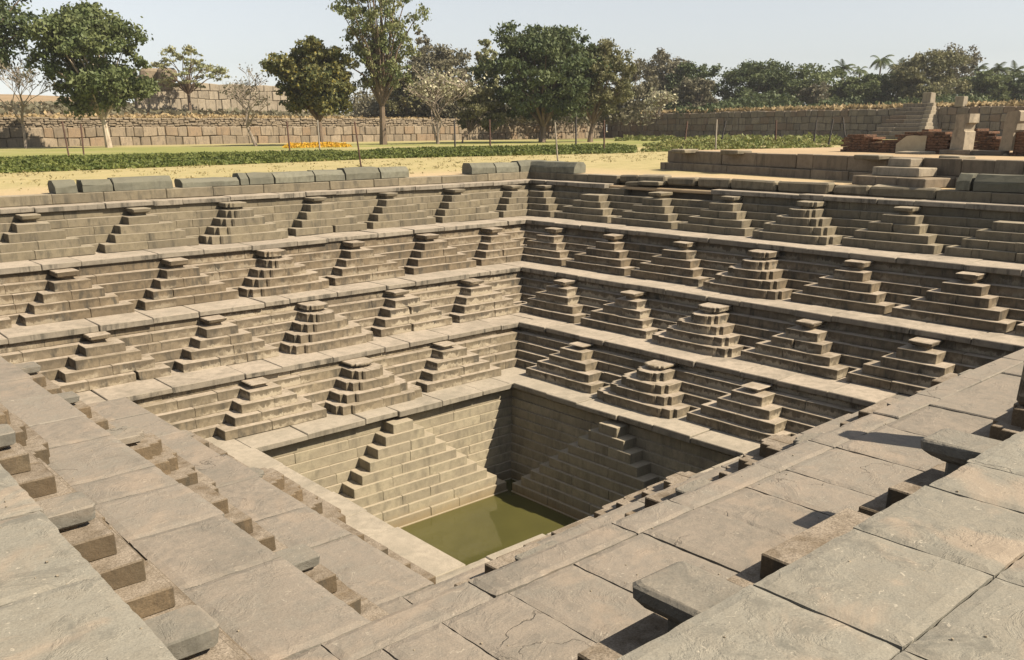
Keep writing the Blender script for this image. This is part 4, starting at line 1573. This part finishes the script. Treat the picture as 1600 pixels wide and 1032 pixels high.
# dry grass along the tops of the walls and on the hillside
def hz(p):
    return hill_z(p[0], p[1])
pts = np.stack([RNG.uniform(XL0, CXW, 5000), 88.9 + RNG.exponential(3.0, 5000), np.zeros(5000)], 1)
pts[:, 2] = [hz(p) + R(0, .25) for p in pts]
o = link('dry_grass', quads_mesh('dry_grass', leaf_quads(pts, 0.28, 2.2)), MAT['dry'])
tag(o, 'dry grass on the slope behind the sunlit wall', 'grass', kind='stuff')
pts = np.stack([CXW + 0.7 + RNG.exponential(4.0, 9000), RNG.uniform(20, 92, 9000), np.zeros(9000)], 1)
pts[:, 2] = GZ + 3.3 + RNG.uniform(0, .55, 9000)
o = link('dry_grass', quads_mesh('dry_grass', leaf_quads(pts, 0.36, 2.4)), MAT['dry'])
tag(o, 'dry yellow grass along the top of the shaded wall', 'grass', kind='stuff')
pts = np.stack([RNG.uniform(15, 80, 5000), RNG.uniform(100, 128, 5000), np.zeros(5000)], 1)
pts[:, 2] = [hz(p) + R(0, .6) for p in pts]
o = link('scrub', quads_mesh('scrub', leaf_quads(pts, 0.4, 2.0)), MAT['lf_grey'])
tag(o, 'thin brown scrub on the hillside below the pale wall', 'scrub', kind='stuff')

# ------------------------------------------------------------------ fence posts
posts = [(108, 245, 97, 190, 'rust', 'leftmost rusty post leaning left before the hedge'), (131, 245, 126, 194, 'rust', 'rusty post just right of the leftmost post'),
         (453, 236, 448, 190, 'rust', 'thin dark post left of the golden flowers'), (500, 237, 496, 188, 'pale_post', 'pale crooked post among the golden flowers'),
         (565, 262, 554, 190, 'rust', 'tallest rusty leaning post just behind the coping'), (711, 231, 710, 188, 'dark_iron', 'thin dark post right of the frangipani'),
         (766, 230, 765, 187, 'rust', 'rusty post before the small drooping tree'), (872, 252, 867, 191, 'pale_post', 'pale metal post right behind the corner coping'),
         (900, 229, 900, 183, 'dark_iron', 'dark post left of the thin dark trunk'), (944, 239, 944, 188, 'rust', 'rusty post below the meeting of the granite walls'),
         (1069, 228, 1074, 190, 'rust', 'rust red leaning post before the shaded wall'), (1118, 235, 1120, 187, 'pale_post', 'upright grey post in the weeds'),
         (1125, 230, 1134, 189, 'dark_iron', 'dark tilted post beside the upright grey post'), (1212, 222, 1213, 188, 'rust', 'rusty post in the middle of the shaded wall'),
         (1272, 219, 1276, 188, 'dark_iron', 'thin dark post left of the brick ruin'), (1294, 229, 1302, 186, 'dark_iron', 'black tilted post beside the brick ruin'), (1321, 213, 1317, 184, 'dark_iron', 'black post tilted left above the brick ruin')]
for (bx, by, tx, ty, m, lab) in posts:
    P = at_z(bx, min(by, 262), GZ if by < 300 else GZ)
    if bx > 1060 and by < 225: P = at(bx, by, 74)
    D = (P - CAM) @ FV
    T = at(tx, ty, D)
    ro = empty('fence_post', P)
    tag(ro, lab, 'post', 'old iron fence posts on the lawn')
    d = T - P
    r = 0.9 * D / FPX * 1.15
    g = Geo()
    w = r
    cor = np.array([((-w, w)[i] + d[0] * k, (-w, w)[j] + d[1] * k, -0.2 if k == 0 else d[2]) for i, j, k in BITS])
    g.hexa(cor, 0.01)
    g.build('shaft', MAT[m], ro)
    g = Geo()
    g.hexa(np.array([((-w * 1.25, w * 1.25)[i], (-w * 1.25, w * 1.25)[j], (-.25, .06)[k]) for i, j, k in BITS]), 0.01)
    g.build('foot', MAT[m], ro)
g = Geo()
for k in range(130):
    px, py = R(0, 1600), R(600, 1032)
    for z_, ok in ((Z[3], lambda P: P[0] < -8.62 or P[1] < -9.15), (Z[2], lambda P: (-7.6 < P[0] < -6.75 and P[1] > -6.5) or (-7.9 < P[1] < -6.5 and P[0] > -6.8))):
        P = at_z(px, py, z_)
        if ok(P):
            r = R(.003, .008)
            g.hexa(box_corners(P[0] - r, P[0] + r * R(.6, 1.4), P[1] - r, P[1] + r, z_ - .004, z_ + r * 1.2), r * .4, r * .35)
            break
o = g.build('pebbles', MAT['pale'])
tag(o, 'tiny pale stone chips scattered on the near slabs', 'pebbles', kind='stuff')
# thin dusty air
g = Geo()
g.box(-450, 450, -450, 450, -3.9, 48, 0.01)
hm = bpy.data.materials.new('haze')
hm.use_nodes = True
t = hm.node_tree
t.nodes.remove(t.nodes['Principled BSDF'])
pv = t.nodes.new('ShaderNodeVolumePrincipled')
pv.inputs['Color'].default_value = (0.86, 0.88, 0.92, 1)
pv.inputs['Density'].default_value = 0.00028
pv.inputs['Anisotropy'].default_value = 0.2
t.links.new(pv.outputs[0], t.nodes['Material Output'].inputs['Volume'])
o = g.build('haze', hm)
tag(o, kind='stuff')
print('objects', len(bpy.data.objects))
